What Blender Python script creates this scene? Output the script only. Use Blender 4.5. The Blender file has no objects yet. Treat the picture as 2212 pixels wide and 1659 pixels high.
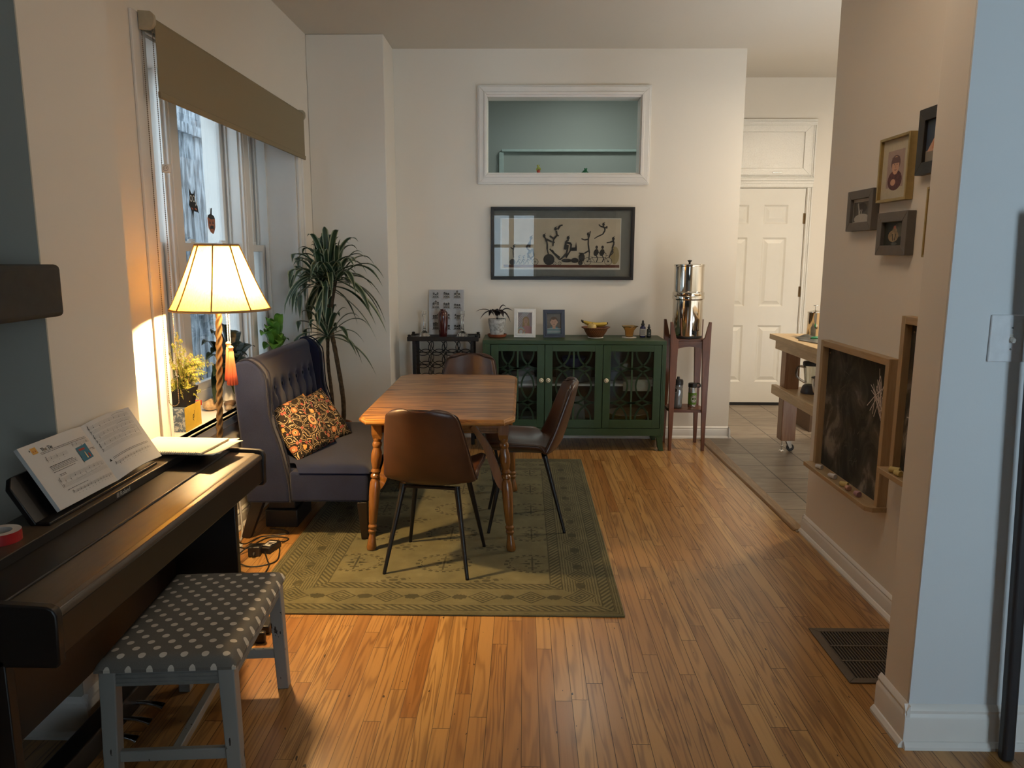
import bpy, bmesh, math, random
from mathutils import Vector, Matrix, Euler
random.seed(11)
SC = bpy.context.scene
COL = SC.collection
PI = math.pi
rad = math.radians
V = Vector

# ------------------------------------------------------------------ mesh builder
class MB:
    def __init__(s, M=None):
        s.v = []; s.f = []; s.m = []; s.M = M or Matrix()
    def add(s, vs, fs, mat=0):
        o = len(s.v)
        s.v += [s.M @ V(p) for p in vs]
        s.f += [tuple(i + o for i in f) for f in fs]
        s.m += [mat] * len(fs)
        return s
    def box(s, x0, x1, y0, y1, z0, z1, mat=0):
        vs = [(x, y, z) for z in (z0, z1) for y in (y0, y1) for x in (x0, x1)]
        return s.add(vs, [(0, 2, 3, 1), (4, 5, 7, 6), (0, 1, 5, 4), (2, 6, 7, 3), (0, 4, 6, 2), (1, 3, 7, 5)], mat)
    def bar(s, p0, p1, w, h, w1=None, h1=None, up=(0, 0, 1), mat=0):
        p0 = V(p0); p1 = V(p1); d = (p1 - p0).normalized(); u = V(up)
        if abs(d.dot(u)) > .98: u = V((0, 1, 0)) if abs(d.y) < .9 else V((1, 0, 0))
        a = d.cross(u).normalized(); b = a.cross(d).normalized()
        w1 = w if w1 is None else w1; h1 = h if h1 is None else h1
        vs = []
        for p, ww, hh in ((p0, w, h), (p1, w1, h1)):
            for i, j in ((-1, -1), (1, -1), (1, 1), (-1, 1)):
                vs.append(p + a * (i * ww / 2) + b * (j * hh / 2))
        return s.add(vs, [(3, 2, 1, 0), (4, 5, 6, 7), (0, 1, 5, 4), (1, 2, 6, 5), (2, 3, 7, 6), (3, 0, 4, 7)], mat)
    def tube(s, pts, r, n=8, mat=0, closed=False, cap=True):
        pts = [V(p) for p in pts]; k = len(pts)
        rs = r if isinstance(r, (list, tuple)) else [r] * k
        t0 = (pts[1] - pts[0]).normalized()
        a = t0.orthogonal().normalized()
        vs = []; fs = []
        for i, p in enumerate(pts):
            if closed: t = pts[(i + 1) % k] - pts[i - 1]
            else: t = pts[min(i + 1, k - 1)] - pts[max(i - 1, 0)]
            t.normalize()
            a = (a - t * a.dot(t))
            a = a.normalized() if a.length > 1e-6 else t.orthogonal().normalized()
            b = t.cross(a)
            for j in range(n):
                q = 2 * PI * j / n
                vs.append(p + (a * math.cos(q) + b * math.sin(q)) * rs[i])
        for i in range(k if closed else k - 1):
            i2 = (i + 1) % k
            for j in range(n):
                j2 = (j + 1) % n
                fs.append((i * n + j, i * n + j2, i2 * n + j2, i2 * n + j))
        if cap and not closed:
            fs.append(tuple(range(n))[::-1]); fs.append(tuple((k - 1) * n + j for j in range(n)))
        return s.add(vs, fs, mat)
    def cyl(s, p0, p1, r0, r1=None, n=16, mat=0):
        return s.tube([p0, p1], [r0, r0 if r1 is None else r1], n, mat)
    def lathe(s, prof, c=(0, 0, 0), n=24, mat=0, a0=0, fr=None, cap=True):
        cx, cy, cz = c; vs = []; fs = []; k = len(prof)
        for r, z in prof:
            for j in range(n):
                q = a0 + 2 * PI * j / n
                rr = r * (fr(q, z) if fr else 1)
                vs.append((cx + rr * math.cos(q), cy + rr * math.sin(q), cz + z))
        for i in range(k - 1):
            for j in range(n):
                j2 = (j + 1) % n
                fs.append((i * n + j, i * n + j2, (i + 1) * n + j2, (i + 1) * n + j))
        if cap and prof[0][0] > 1e-4: fs.append(tuple(range(n))[::-1])
        if cap and prof[-1][0] > 1e-4: fs.append(tuple((k - 1) * n + j for j in range(n)))
        return s.add(vs, fs, mat)
    def prism(s, poly, axis, a, b, mat=0):
        mp = {'x': lambda u, v, w: (w, u, v), 'y': lambda u, v, w: (u, w, v), 'z': lambda u, v, w: (u, v, w)}[axis]
        n = len(poly)
        vs = [mp(u, v, a) for u, v in poly] + [mp(u, v, b) for u, v in poly]
        fs = [tuple(range(n))[::-1], tuple(range(n, 2 * n))]
        fs += [(i, (i + 1) % n, n + (i + 1) % n, n + i) for i in range(n)]
        return s.add(vs, fs, mat)
    def frame(s, axis, u0, u1, v0, v1, w, a, b, mat=0, w2=None):
        # rectangular ring of four mitred bars, extruded along axis
        o = [(u0, v0), (u1, v0), (u1, v1), (u0, v1)]
        i_ = [(u0 + w, v0 + w), (u1 - w, v0 + w), (u1 - w, v1 - w), (u0 + w, v1 - w)]
        for k in range(4):
            k2 = (k + 1) % 4
            s.prism([o[k], o[k2], i_[k2], i_[k]], axis, a, b, mat)
        return s
    def ell(s, c, r, nu=16, nv=10, mat=0):
        c = V(c); rx, ry, rz = r if isinstance(r, (tuple, list)) else (r, r, r)
        vs = [c + V((0, 0, rz))]; fs = []
        for i in range(1, nv):
            t = PI * i / nv
            for j in range(nu):
                q = 2 * PI * j / nu
                vs.append(c + V((rx * math.sin(t) * math.cos(q), ry * math.sin(t) * math.sin(q), rz * math.cos(t))))
        vs.append(c - V((0, 0, rz))); L = len(vs) - 1
        for j in range(nu):
            j2 = (j + 1) % nu
            fs.append((0, 1 + j, 1 + j2)); fs.append((L, 1 + (nv - 2) * nu + j2, 1 + (nv - 2) * nu + j))
            for i in range(nv - 2):
                fs.append((1 + i * nu + j, 1 + (i + 1) * nu + j, 1 + (i + 1) * nu + j2, 1 + i * nu + j2))
        return s.add(vs, fs, mat)
    def surf(s, fn, nu, nv, mat=0, closed=False):
        vs = [fn(i / nu, j / nv) for i in range(nu + (0 if closed else 1)) for j in range(nv + 1)]
        fs = []
        for i in range(nu):
            i2 = (i + 1) % nu if closed else i + 1
            for j in range(nv):
                fs.append((i * (nv + 1) + j, i2 * (nv + 1) + j, i2 * (nv + 1) + j + 1, i * (nv + 1) + j + 1))
        return s.add(vs, fs, mat if not callable(mat) else 0)
    def leaf(s, pts, w, up=(0, 0, 1), fold=.25, mats=(0, 1), prof=None, edge=.7):
        # blade along pts; half-width w*prof(t); raised rims of a second material
        pts = [V(p) for p in pts]; k = len(pts)
        prof = prof or (lambda t: math.sin(PI * min(1, t * .93 + .07)) ** .6)
        vs = []
        for i, p in enumerate(pts):
            d = (pts[min(i + 1, k - 1)] - pts[max(i - 1, 0)]).normalized()
            u = V(up); a = d.cross(u)
            a = a.normalized() if a.length > 1e-3 else d.orthogonal().normalized()
            b = a.cross(d)
            hw = w * max(.03, prof(i / (k - 1)))
            for x in (-1, -edge, 0, edge, 1):
                vs.append(p + a * hw * x + b * abs(x) * hw * fold)
        for i in range(k - 1):
            for j in range(4):
                s.add([vs[i * 5 + j], vs[i * 5 + j + 1], vs[(i + 1) * 5 + j + 1], vs[(i + 1) * 5 + j]], [(0, 1, 2, 3)], mats[1] if j in (0, 3) else mats[0])
        return s
    def build(s, name, mats, parent=None, loc=None, bevel=0, seg=2, subsurf=0, solid=0, ang=38, merge=False, flat=False, norm=True):
        me = bpy.data.meshes.new(name)
        me.from_pydata([tuple(p) for p in s.v], [], s.f)
        if not isinstance(mats, (list, tuple)): mats = [mats]
        for m in mats: me.materials.append(m)
        me.polygons.foreach_set('material_index', s.m)
        bm = bmesh.new(); bm.from_mesh(me)
        if merge: bmesh.ops.remove_doubles(bm, verts=bm.verts, dist=merge if merge is not True else 1e-5)
        if norm: bmesh.ops.recalc_face_normals(bm, faces=bm.faces)
        bm.to_mesh(me); bm.free()
        if not flat:
            me.polygons.foreach_set('use_smooth', [True] * len(me.polygons))
            me.set_sharp_from_angle(angle=rad(ang))
        me.update()
        o = bpy.data.objects.new(name, me); COL.objects.link(o)
        if parent: o.parent = parent
        if loc: o.location = loc
        if solid:
            md = o.modifiers.new('solid', 'SOLIDIFY'); md.thickness = solid; md.offset = 0
        if subsurf:
            md = o.modifiers.new('sub', 'SUBSURF'); md.levels = subsurf; md.render_levels = subsurf
        if bevel:
            md = o.modifiers.new('bev', 'BEVEL'); md.width = bevel; md.segments = seg; md.limit_method = 'ANGLE'; md.angle_limit = rad(40)
        return o

def tag(o, label, cat, group=None, kind=None):
    o['label'] = label; o['category'] = cat
    if group: o['group'] = group
    if kind: o['kind'] = kind
    return o
def thing(name, label, cat, loc=(0, 0, 0), rz=0, group=None, rot=None):
    o = bpy.data.objects.new(name, None); COL.objects.link(o); o.empty_display_size = .05
    o.location = loc; o.rotation_euler = rot if rot else (0, 0, rz)
    return tag(o, label, cat, group)
def struct(o):
    o['kind'] = 'structure'; return o
def dup(root, loc, rz, label=None):
    r = root.copy(); COL.objects.link(r); r.location = loc; r.rotation_euler = (0, 0, rz)
    if label: r['label'] = label
    for ch in list(root.children):
        c = ch.copy(); COL.objects.link(c); c.parent = r
        for g in list(ch.children):
            d = g.copy(); COL.objects.link(d); d.parent = c
    return r
def bez(p0, p1, p2, p3, n):
    p0, p1, p2, p3 = V(p0), V(p1), V(p2), V(p3); out = []
    for i in range(n + 1):
        t = i / n; q = 1 - t
        out.append(p0 * q ** 3 + p1 * 3 * q * q * t + p2 * 3 * q * t * t + p3 * t ** 3)
    return out
def crm(pts, n=6, closed=False):
    pts = [V(p) for p in pts]; k = len(pts); out = []
    for i in range(k if closed else k - 1):
        if closed: a, b, c, d = pts[i - 1], pts[i], pts[(i + 1) % k], pts[(i + 2) % k]
        else: a, b, c, d = pts[max(i - 1, 0)], pts[i], pts[i + 1], pts[min(i + 2, k - 1)]
        for j in range(n):
            t = j / n
            out.append(.5 * ((2 * b) + (c - a) * t + (2 * a - 5 * b + 4 * c - d) * t * t + (3 * b - a - 3 * c + d) * t ** 3))
    if not closed: out.append(pts[-1])
    return out
def axes(o, ex, ey, ez):
    return Matrix(((ex[0], ey[0], ez[0], o[0]), (ex[1], ey[1], ez[1], o[1]), (ex[2], ey[2], ez[2], o[2]), (0, 0, 0, 1)))

class Dec:
    """flat printed marks: shapes laid on a plane (u right, v up), each a hair above the last"""
    def __init__(s, M): s.b = MB(M); s.h = .0002
    def poly(s, pts, mat=0):
        n = len(pts)
        s.b.add([(u, v, s.h) for u, v in pts], [tuple(range(n))], mat); s.h += .00004
    def rect(s, u0, u1, v0, v1, mat=0): s.poly([(u0, v0), (u1, v0), (u1, v1), (u0, v1)], mat)
    def ell(s, cu, cv, ru, rv, mat=0, n=20, rot=0):
        c, k = math.cos(rot), math.sin(rot)
        s.poly([(cu + ru * math.cos(q) * c - rv * math.sin(q) * k, cv + ru * math.cos(q) * k + rv * math.sin(q) * c) for q in (2 * PI * i / n for i in range(n))], mat)
    def line(s, pts, w, mat=0):
        for (a, b), (c, d) in zip(pts, pts[1:]):
            L = math.hypot(c - a, d - b) or 1e-6; nx, ny = -(d - b) / L * w / 2, (c - a) / L * w / 2
            s.b.add([(a - nx, b - ny, s.h), (c - nx, d - ny, s.h), (c + nx, d + ny, s.h), (a + nx, b + ny, s.h)], [(0, 1, 2, 3)], mat)
        s.h += .00004
    def ring(s, cu, cv, r, w, mat=0, n=24, a0=0, a1=2 * PI):
        s.line([(cu + r * math.cos(a0 + (a1 - a0) * i / n), cv + r * math.sin(a0 + (a1 - a0) * i / n)) for i in range(n + 1)], w, mat)
    def build(s, name, mats, parent=None): return s.b.build(name, mats, parent, flat=True, norm=False)

def text(name, body, size, M, mat, parent=None, sx=1, align='LEFT'):
    cu = bpy.data.curves.new(name, 'FONT'); cu.body = body; cu.size = size; cu.extrude = .0002; cu.align_x = align; cu.resolution_u = 3
    o = bpy.data.objects.new(name + '_src', cu); COL.objects.link(o)
    bpy.context.view_layer.update()
    me = bpy.data.meshes.new_from_object(o.evaluated_get(bpy.context.evaluated_depsgraph_get()))
    bpy.data.objects.remove(o); bpy.data.curves.remove(cu)
    me.transform(M @ Matrix.Diagonal((sx, 1, 1, 1))); me.materials.clear(); me.materials.append(mat)
    t = bpy.data.objects.new(name, me); COL.objects.link(t)
    if parent: t.parent = parent
    return t

# ------------------------------------------------------------------ node expressions
class E:
    def __init__(s, g, k): s.g = g; s.k = k
    def _o(s, op, b=None, rev=False, c=None):
        a = s
        if rev: a, b = b, s
        return s.g.math(op, a, b, c)
    def __add__(s, b): return s._o('ADD', b)
    __radd__ = __add__
    def __sub__(s, b): return s._o('SUBTRACT', b)
    def __rsub__(s, b): return s._o('SUBTRACT', b, True)
    def __mul__(s, b): return s._o('MULTIPLY', b)
    __rmul__ = __mul__
    def __truediv__(s, b): return s._o('DIVIDE', b)
    def __lt__(s, b): return s._o('LESS_THAN', b)
    def __gt__(s, b): return s._o('GREATER_THAN', b)
    def __pow__(s, b): return s._o('POWER', b)
    def abs(s): return s._o('ABSOLUTE')
    def sin(s): return s._o('SINE')
    def floor(s): return s._o('FLOOR')
    def frac(s): return s._o('FRACT')
    def sqrt(s): return s._o('SQRT')
    def min(s, b): return s._o('MINIMUM', b)
    def max(s, b): return s._o('MAXIMUM', b)
    def atan2(s, b): return s._o('ARCTAN2', b)
    def smooth(s, a, b): # 0..1 ramp between a and b
        n = s.g.t.nodes.new('ShaderNodeMapRange'); n.interpolation_type = 'SMOOTHSTEP'
        s.g.inp(n, 0, s); n.inputs[1].default_value = a; n.inputs[2].default_value = b
        return E(s.g, n.outputs[0])
class G:
    def __init__(s, name, rough=.5, metal=0, spec=.5):
        s.mat = bpy.data.materials.new(name); s.mat.use_nodes = True; s.t = s.mat.node_tree
        s.p = s.t.nodes['Principled BSDF']
        s.p.inputs['Roughness'].default_value = rough; s.p.inputs['Metallic'].default_value = metal
        s.p.inputs['Specular IOR Level'].default_value = spec
        tc = s.t.nodes.new('ShaderNodeTexCoord'); s.tc = tc.outputs['Object']
        sp = s.t.nodes.new('ShaderNodeSeparateXYZ'); s.t.links.new(s.tc, sp.inputs[0])
        s.x, s.y, s.z = (E(s, o) for o in sp.outputs)
    def inp(s, n, i, v):
        if v is None: return
        if isinstance(v, E): s.t.links.new(v.k, n.inputs[i])
        elif hasattr(v, 'is_output'): s.t.links.new(v, n.inputs[i])
        else: n.inputs[i].default_value = v
    def math(s, op, a, b=None, c=None):
        n = s.t.nodes.new('ShaderNodeMath'); n.operation = op
        s.inp(n, 0, a); s.inp(n, 1, b); s.inp(n, 2, c); return E(s, n.outputs[0])
    def vec(s, x, y, z):
        n = s.t.nodes.new('ShaderNodeCombineXYZ')
        for i, v in enumerate((x, y, z)): s.inp(n, i, v)
        return n.outputs[0]
    def noise(s, v, scale=5, det=3, rough=.55, dist=0, col=False):
        n = s.t.nodes.new('ShaderNodeTexNoise'); s.inp(n, 'Vector', v)
        n.inputs['Scale'].default_value = scale; n.inputs['Detail'].default_value = det
        n.inputs['Roughness'].default_value = rough; n.inputs['Distortion'].default_value = dist
        return n.outputs[1] if col else E(s, n.outputs[0])
    def white(s, v, col=False):
        n = s.t.nodes.new('ShaderNodeTexWhiteNoise'); n.noise_dimensions = '3D'; s.inp(n, 0, v)
        return n.outputs[1] if col else E(s, n.outputs[0])
    def voro(s, v, scale, feat='F1', rnd=1):
        n = s.t.nodes.new('ShaderNodeTexVoronoi'); n.feature = feat; s.inp(n, 'Vector', v)
        n.inputs['Scale'].default_value = scale; n.inputs['Randomness'].default_value = rnd
        return E(s, n.outputs['Distance']), n.outputs.get('Color')
    def ramp(s, f, stops):
        n = s.t.nodes.new('ShaderNodeValToRGB'); cr = n.color_ramp
        while len(cr.elements) < len(stops): cr.elements.new(.5)
        for e, (p, c) in zip(cr.elements, stops): e.position = p; e.color = (*c, 1)
        s.inp(n, 0, f); return n.outputs[0]
    def mix(s, f, a, b, mode='MIX'):
        n = s.t.nodes.new('ShaderNodeMix'); n.data_type = 'RGBA'; n.blend_type = mode
        s.inp(n, 0, f)
        for i, c in ((6, a), (7, b)):
            if isinstance(c, tuple): n.inputs[i].default_value = (*c, 1)
            else: s.inp(n, i, c)
        return n.outputs[2]
    def col(s, c):
        if isinstance(c, tuple): s.p.inputs['Base Color'].default_value = (*c, 1)
        else: s.inp(s.p, 'Base Color', c)
        return s
    def bump(s, h, st=.2, dist=.01):
        n = s.t.nodes.new('ShaderNodeBump'); n.inputs['Strength'].default_value = st; n.inputs['Distance'].default_value = dist
        s.inp(n, 'Height', h); s.t.links.new(n.outputs[0], s.p.inputs['Normal']); return s
    def rough(s, e): s.inp(s.p, 'Roughness', e); return s

_mc = {}
def pm(name, c, rough=.5, metal=0, spec=.5, var=.06, vs=30, bump=0, coat=0, trans=0, ior=1.45):
    """painted / plain surface with a faint mottle"""
    if name in _mc: return _mc[name]
    g = G(name, rough, metal, spec)
    n = g.noise(g.tc, vs, 3)
    lo = tuple(max(0, x * (1 - var)) for x in c); hi = tuple(min(1, x * (1 + var)) for x in c)
    g.col(g.ramp(n, [(.3, lo), (.7, hi)]))
    if bump: g.bump(n, bump, .004)
    if coat: g.p.inputs['Coat Weight'].default_value = coat; g.p.inputs['Coat Roughness'].default_value = .08
    if trans: g.p.inputs['Transmission Weight'].default_value = trans; g.p.inputs['IOR'].default_value = ior
    _mc[name] = g.mat; return g.mat
def thin_glass(name, tint=(1, 1, 1), refl=.08, rough=0, k=.55):
    g = G(name); t = g.t; out = t.nodes['Material Output']
    tr = t.nodes.new('ShaderNodeBsdfTransparent'); tr.inputs[0].default_value = (*tint, 1)
    gl = t.nodes.new('ShaderNodeBsdfGlossy'); gl.inputs['Roughness'].default_value = rough
    fr = t.nodes.new('ShaderNodeLayerWeight'); fr.inputs[0].default_value = .25
    mu = t.nodes.new('ShaderNodeMath'); mu.operation = 'MULTIPLY_ADD'; mu.inputs[1].default_value = k; mu.inputs[2].default_value = refl
    t.links.new(fr.outputs['Fresnel'], mu.inputs[0])
    mx = t.nodes.new('ShaderNodeMixShader'); t.links.new(mu.outputs[0], mx.inputs[0])
    t.links.new(tr.outputs[0], mx.inputs[1]); t.links.new(gl.outputs[0], mx.inputs[2]); t.links.new(mx.outputs[0], out.inputs[0])
    return g.mat
def wood(name, stops, along='y', scale=1, rough=.35, ring=18, grain=.5, spec=.5, coat=0, planks=0):
    g = G(name, rough, 0, spec)
    ax = {'x': (g.x, g.y, g.z), 'y': (g.y, g.x, g.z), 'z': (g.z, g.x, g.y)}[along]
    u, v, w = ax
    off = 0
    if planks:
        pid = (v / planks).floor(); off = g.white(g.vec(pid, 3.1, 7.7))
        u = u + off * 7.3
    vec = g.vec(u * (1.3 * scale), v * (11 * scale), w * (11 * scale))
    a = g.noise(vec, 1.6, 4, .6, .4)
    ringv = (a * ring + v * (9 * scale)).sin() * .5 + .5
    fine = g.noise(g.vec(u * (6 * scale), v * (260 * scale), w * (260 * scale)), 1, 2)
    f = ringv * (.55 * grain) + a * .35 + fine * (.5 * (1 - grain) + .2)
    if planks: f = f + (off - .5) * .3
    c = g.ramp(f, stops)
    if planks:
        e = ((v / planks).frac() - .5).abs()
        c = g.mix((e > .494), c, tuple(x * .35 for x in stops[0][1]))
    g.col(c); g.bump(fine, .08, .002)
    if coat: g.p.inputs['Coat Weight'].default_value = coat; g.p.inputs['Coat Roughness'].default_value = .12
    return g.mat
def fabric(name, c, scale=900, rough=.9, var=.2, c2=None):
    g = G(name, rough, 0, .1)
    n1 = g.noise(g.tc, 6, 3); n2 = g.noise(g.tc, scale, 2)
    lo = tuple(x * (1 - var) for x in c); hi = c2 or tuple(min(1, x * (1 + var)) for x in c)
    g.col(g.ramp(n1 * .35 + n2 * .65, [(.35, lo), (.65, hi)])); g.bump(n2, .25, .002)
    g.p.inputs['Sheen Weight'].default_value = .15
    return g.mat
# light levels
P_LAMP, P_KIT, P_KIT2, P_INN, P_FS, P_FW, P_SKY, EXPO, P_FILL = 112, 42, 1.0, 8, 17, .25, 5.6, 0.3, 9
# ------------------------------------------------------------------ materials
def wall_mat(name, c):
    g = G(name, .55, 0, .3)
    a = g.noise(g.tc, 1.1, 2); n = g.noise(g.tc, 140, 3)
    g.col(g.ramp(a, [(.3, tuple(x * .975 for x in c)), (.7, c)])); g.bump(n, .1, .002); return g.mat
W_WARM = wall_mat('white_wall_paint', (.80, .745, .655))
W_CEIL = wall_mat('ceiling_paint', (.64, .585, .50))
W_SHADE = wall_mat('shaded_stub_paint', (.46, .44, .375))  # shade on the left stub put into a darker wall colour
W_COOL = wall_mat('pale_blue_wall_paint', (.71, .745, .765))
W_DEEP = wall_mat('low_bounce_grey_paint', (.16, .17, .17))  # dark tone invented for the unseen front walls to cut bounced light
W_TEAL = wall_mat('pale_green_wall_paint', (.52, .535, .495))
TRIM = pm('white_trim_paint', (.80, .775, .73), .32, 0, .5, .03, 4)
TRIMG = pm('glossy_white_trim', (.80, .78, .72), .16, 0, .6, .03, 90, bump=.6)
DOORP = pm('door_paint', (.80, .77, .70), .35, 0, .5, .02, 4)

def floor_mat():
    g = G('oak_strip_floor', .33, 0, .5)
    w = .0572
    bx = g.x / w; bi = bx.floor(); r1 = g.white(g.vec(bi, 1.3, 0)); r2 = g.white(g.vec(bi, 9.1, 4))
    L = r2 * .5 + .75
    by = g.y / L + r1 * 11.7; pi_ = by.floor()
    id1 = g.white(g.vec(bi, pi_, 2.2)); id2 = g.white(g.vec(bi, pi_, 8.8))
    u = g.y * 1.0 + id1 * 31; v = g.x + id2 * 5
    a = g.noise(g.vec(u * .75, v * 13, id1 * 20), 1.4, 2, .5, .35)
    rings = ((a * (id2 * 34 + 30) + v * 30).sin() * .5 + .5) ** 2.4
    fine = g.noise(g.vec(u * 7, v * 420, 0), 1, 2, .7)
    tone = g.ramp(id1, [(0, (.31, .138, .038)), (.12, (.375, .185, .054)), (.55, (.43, .222, .068)), (.88, (.50, .282, .093)), (1, (.34, .148, .040))])
    dark = g.mix(.72, tone, (.14, .052, .013))
    c = g.mix(rings * (id2 * .35 + .55) + (fine.smooth(.5, .8)) * .30, tone, dark)
    spk = g.noise(g.vec(g.x * 60, g.y * 22, 0), 1, 1)
    c = g.mix((spk > .765), c, (.05, .022, .008))
    ex = (bx.frac() - .5).abs(); ey = (by.frac() - .5).abs() * L
    gap = (ex > .482).max((ey - L * .5 + .0013) > 0)
    wid = g.white(g.vec(bi, 5, 5))
    c = g.mix(gap * (wid * .35 + .62), c, (.022, .010, .004))
    g.col(c); g.rough(fine * .14 + .24 + gap * .3)
    g.bump(1 - gap + fine * .06, .35, .0015)
    g.p.inputs['Coat Weight'].default_value = .25; g.p.inputs['Coat Roughness'].default_value = .22
    return g.mat
FLOOR = floor_mat()
def tile_mat():
    g = G('kitchen_tile', .42, 0, .5)
    sx, sy = .32, .32
    tx = (g.x - 1.73) / sx; ty = (g.y - 4.05) / sy
    idn = g.white(g.vec(tx.floor(), ty.floor(), 1))
    n = g.noise(g.vec(g.x * 3, g.y * 9, idn * 9), 2, 5, .6)
    c = g.ramp(n * .8 + idn * .2, [(.3, (.20, .155, .112)), (.5, (.27, .215, .16)), (.72, (.34, .28, .215))])
    gap = ((tx.frac() - .5).abs() > .487).max((ty.frac() - .5).abs() > .487)
    g.col(g.mix(gap, c, (.055, .042, .032))); g.bump(1 - gap + n * .1, .4, .002); return g.mat
TILE = tile_mat()
OAKT = wood('oak_threshold', [(.2, (.16, .09, .04)), (.5, (.33, .2, .10)), (.8, (.42, .27, .14))], 'y', 1.5, .4)
TABLE = wood('table_oak', [(.25, (.065, .022, .005)), (.5, (.24, .095, .020)), (.75, (.40, .185, .046))], 'x', .8, .30, 26, .75, coat=.10, planks=.175)
TABLEV = wood('turned_oak', [(.15, (.085, .030, .007)), (.5, (.19, .074, .016)), (.85, (.27, .118, .030))], 'z', 1.3, .25, 14, .5, coat=.3)
STANDW = wood('red_brown_wood', [(.2, (.075, .024, .011)), (.5, (.135, .045, .02)), (.85, (.20, .075, .034))], 'z', 1.4, .38)
STANDX = wood('red_brown_wood_flat', [(.2, (.055, .018, .009)), (.5, (.10, .034, .017)), (.85, (.15, .055, .028))], 'x', 1.4, .38)
PINE = wood('butcher_block', [(.2, (.42, .27, .12)), (.5, (.55, .38, .19)), (.85, (.66, .48, .27))], 'y', 1.2, .4)
CARTLEG = wood('cart_leg_wood', [(.2, (.17, .075, .03)), (.5, (.25, .115, .05)), (.85, (.33, .17, .08))], 'z', 1.2, .4)
CBWOOD = wood('chalkboard_oak', [(.2, (.29, .19, .095)), (.5, (.39, .265, .14)), (.85, (.46, .33, .19))], 'z', 1.5, .45)
CBWOODY = wood('chalk_ledge_oak', [(.2, (.29, .19, .095)), (.5, (.39, .265, .14)), (.85, (.46, .33, .19))], 'y', 1.5, .45)
FENCE = wood('weathered_plank', [(.12, (.03, .034, .040)), (.42, (.15, .17, .195)), (.72, (.40, .44, .48)), (.95, (.62, .65, .68))], 'z', .9, .9, 26, .8, .1)
CHALKB = None
def chalkboard_mat():
    g = G('slate', .75, 0, .3)
    n = g.noise(g.vec(g.x, g.y * 1.4, g.z), 5, 5, .62, .9); m = g.noise(g.tc, 2.2, 2)
    g.col(g.ramp(n.smooth(.38, .68) * .6 + m.smooth(.38, .66) * .4, [(.1, (.014, .017, .016)), (.55, (.06, .055, .047)), (1, (.25, .225, .19))])); return g.mat
CHALKB = chalkboard_mat()
GREEN = pm('green_cabinet_paint', (.027, .056, .021), .42, 0, .4, .10, 8)
GREEN_IN = pm('cabinet_inside', (.055, .05, .035), .7, 0, .3)
SHELFW = pm('white_shelf', (.7, .7, .68), .4)
DARKLEG = pm('dark_stained_leg', (.016, .010, .007), .4, 0, .4)
BLUEF = fabric('navy_upholstery', (.0062, .0098, .032), 700, .92, .28, (.0120, .0185, .052))
BLUEP = fabric('navy_piping', (.006, .008, .020), 700)
LEATHER = None
def leather():
    g = G('brown_leather', .36, 0, .5)
    v, _ = g.voro(g.tc, 260); n = g.noise(g.tc, 5, 3)
    g.col(g.ramp(n, [(.3, (.040, .015, .007)), (.7, (.072, .028, .013))])); g.bump(v, .12, .002)
    g.p.inputs['Coat Weight'].default_value = .12; g.p.inputs['Coat Roughness'].default_value = .3
    return g.mat
LEATHER = leather()
BLACKM = pm('black_metal', (.016, .015, .015), .38, .5, .5, .05, 20)
IRON = pm('wrought_iron', (.018, .017, .018), .55, .4, .4, .2, 60)
BLACKP = pm('black_plastic', (.012, .011, .011), .38, 0, .5)
PIANO = None
def piano_mat():
    g = G('dark_rosewood_vinyl', .36, 0, .5)
    n = g.noise(g.vec(g.x * 60, g.y * 5, g.z * 60), 1, 4, .6); k = g.noise(g.tc, 7, 3)
    g.col(g.ramp(n * .6 + k * .4, [(.3, (.055, .039, .023)), (.7, (.095, .070, .043))])); g.bump(n, .06, .001); return g.mat
PIANO = piano_mat()
PIANOD = pm('piano_black', (.011, .009, .008), .4, 0, .5, .1, 20)
GREYP = pm('grey_worn_paint', (.19, .19, .175), .55, 0, .4, .1, 30)
def worn_paint():
    g = G('chipped_grey_paint', .55, 0, .4)
    n = g.noise(g.vec(g.x * 1.5, g.y * 1.5, g.z * .45), 26, 4, .65); m = g.noise(g.tc, 3, 2)
    chip = (n * (m * .6 + .7)) > .685
    g.col(g.mix(chip, g.ramp(m, [(.3, (.25, .25, .232)), (.7, (.30, .30, .275))]), (.03, .02, .014))); return g.mat
GREYW = worn_paint()
def dots():
    g = G('polka_dot_cloth', .85, 0, .25)
    px, py = .056, .064
    n = g.noise(g.tc, 900, 2)
    def lat(ox, oy):
        a = ((g.x + ox) / px).frac() - .5; b = ((g.y + oy) / py).frac() - .5
        return ((a * px) ** 2 + (b * py) ** 2).sqrt()
    d = lat(.012, .01).min(lat(.012 + px / 2, .01 + py / 2))
    g.col(g.mix(d < .0098, g.ramp(n, [(.3, (.135, .125, .108)), (.7, (.18, .168, .145))]), (.62, .57, .48))); g.bump(n, .2, .002); return g.mat
DOTS = dots()
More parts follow.
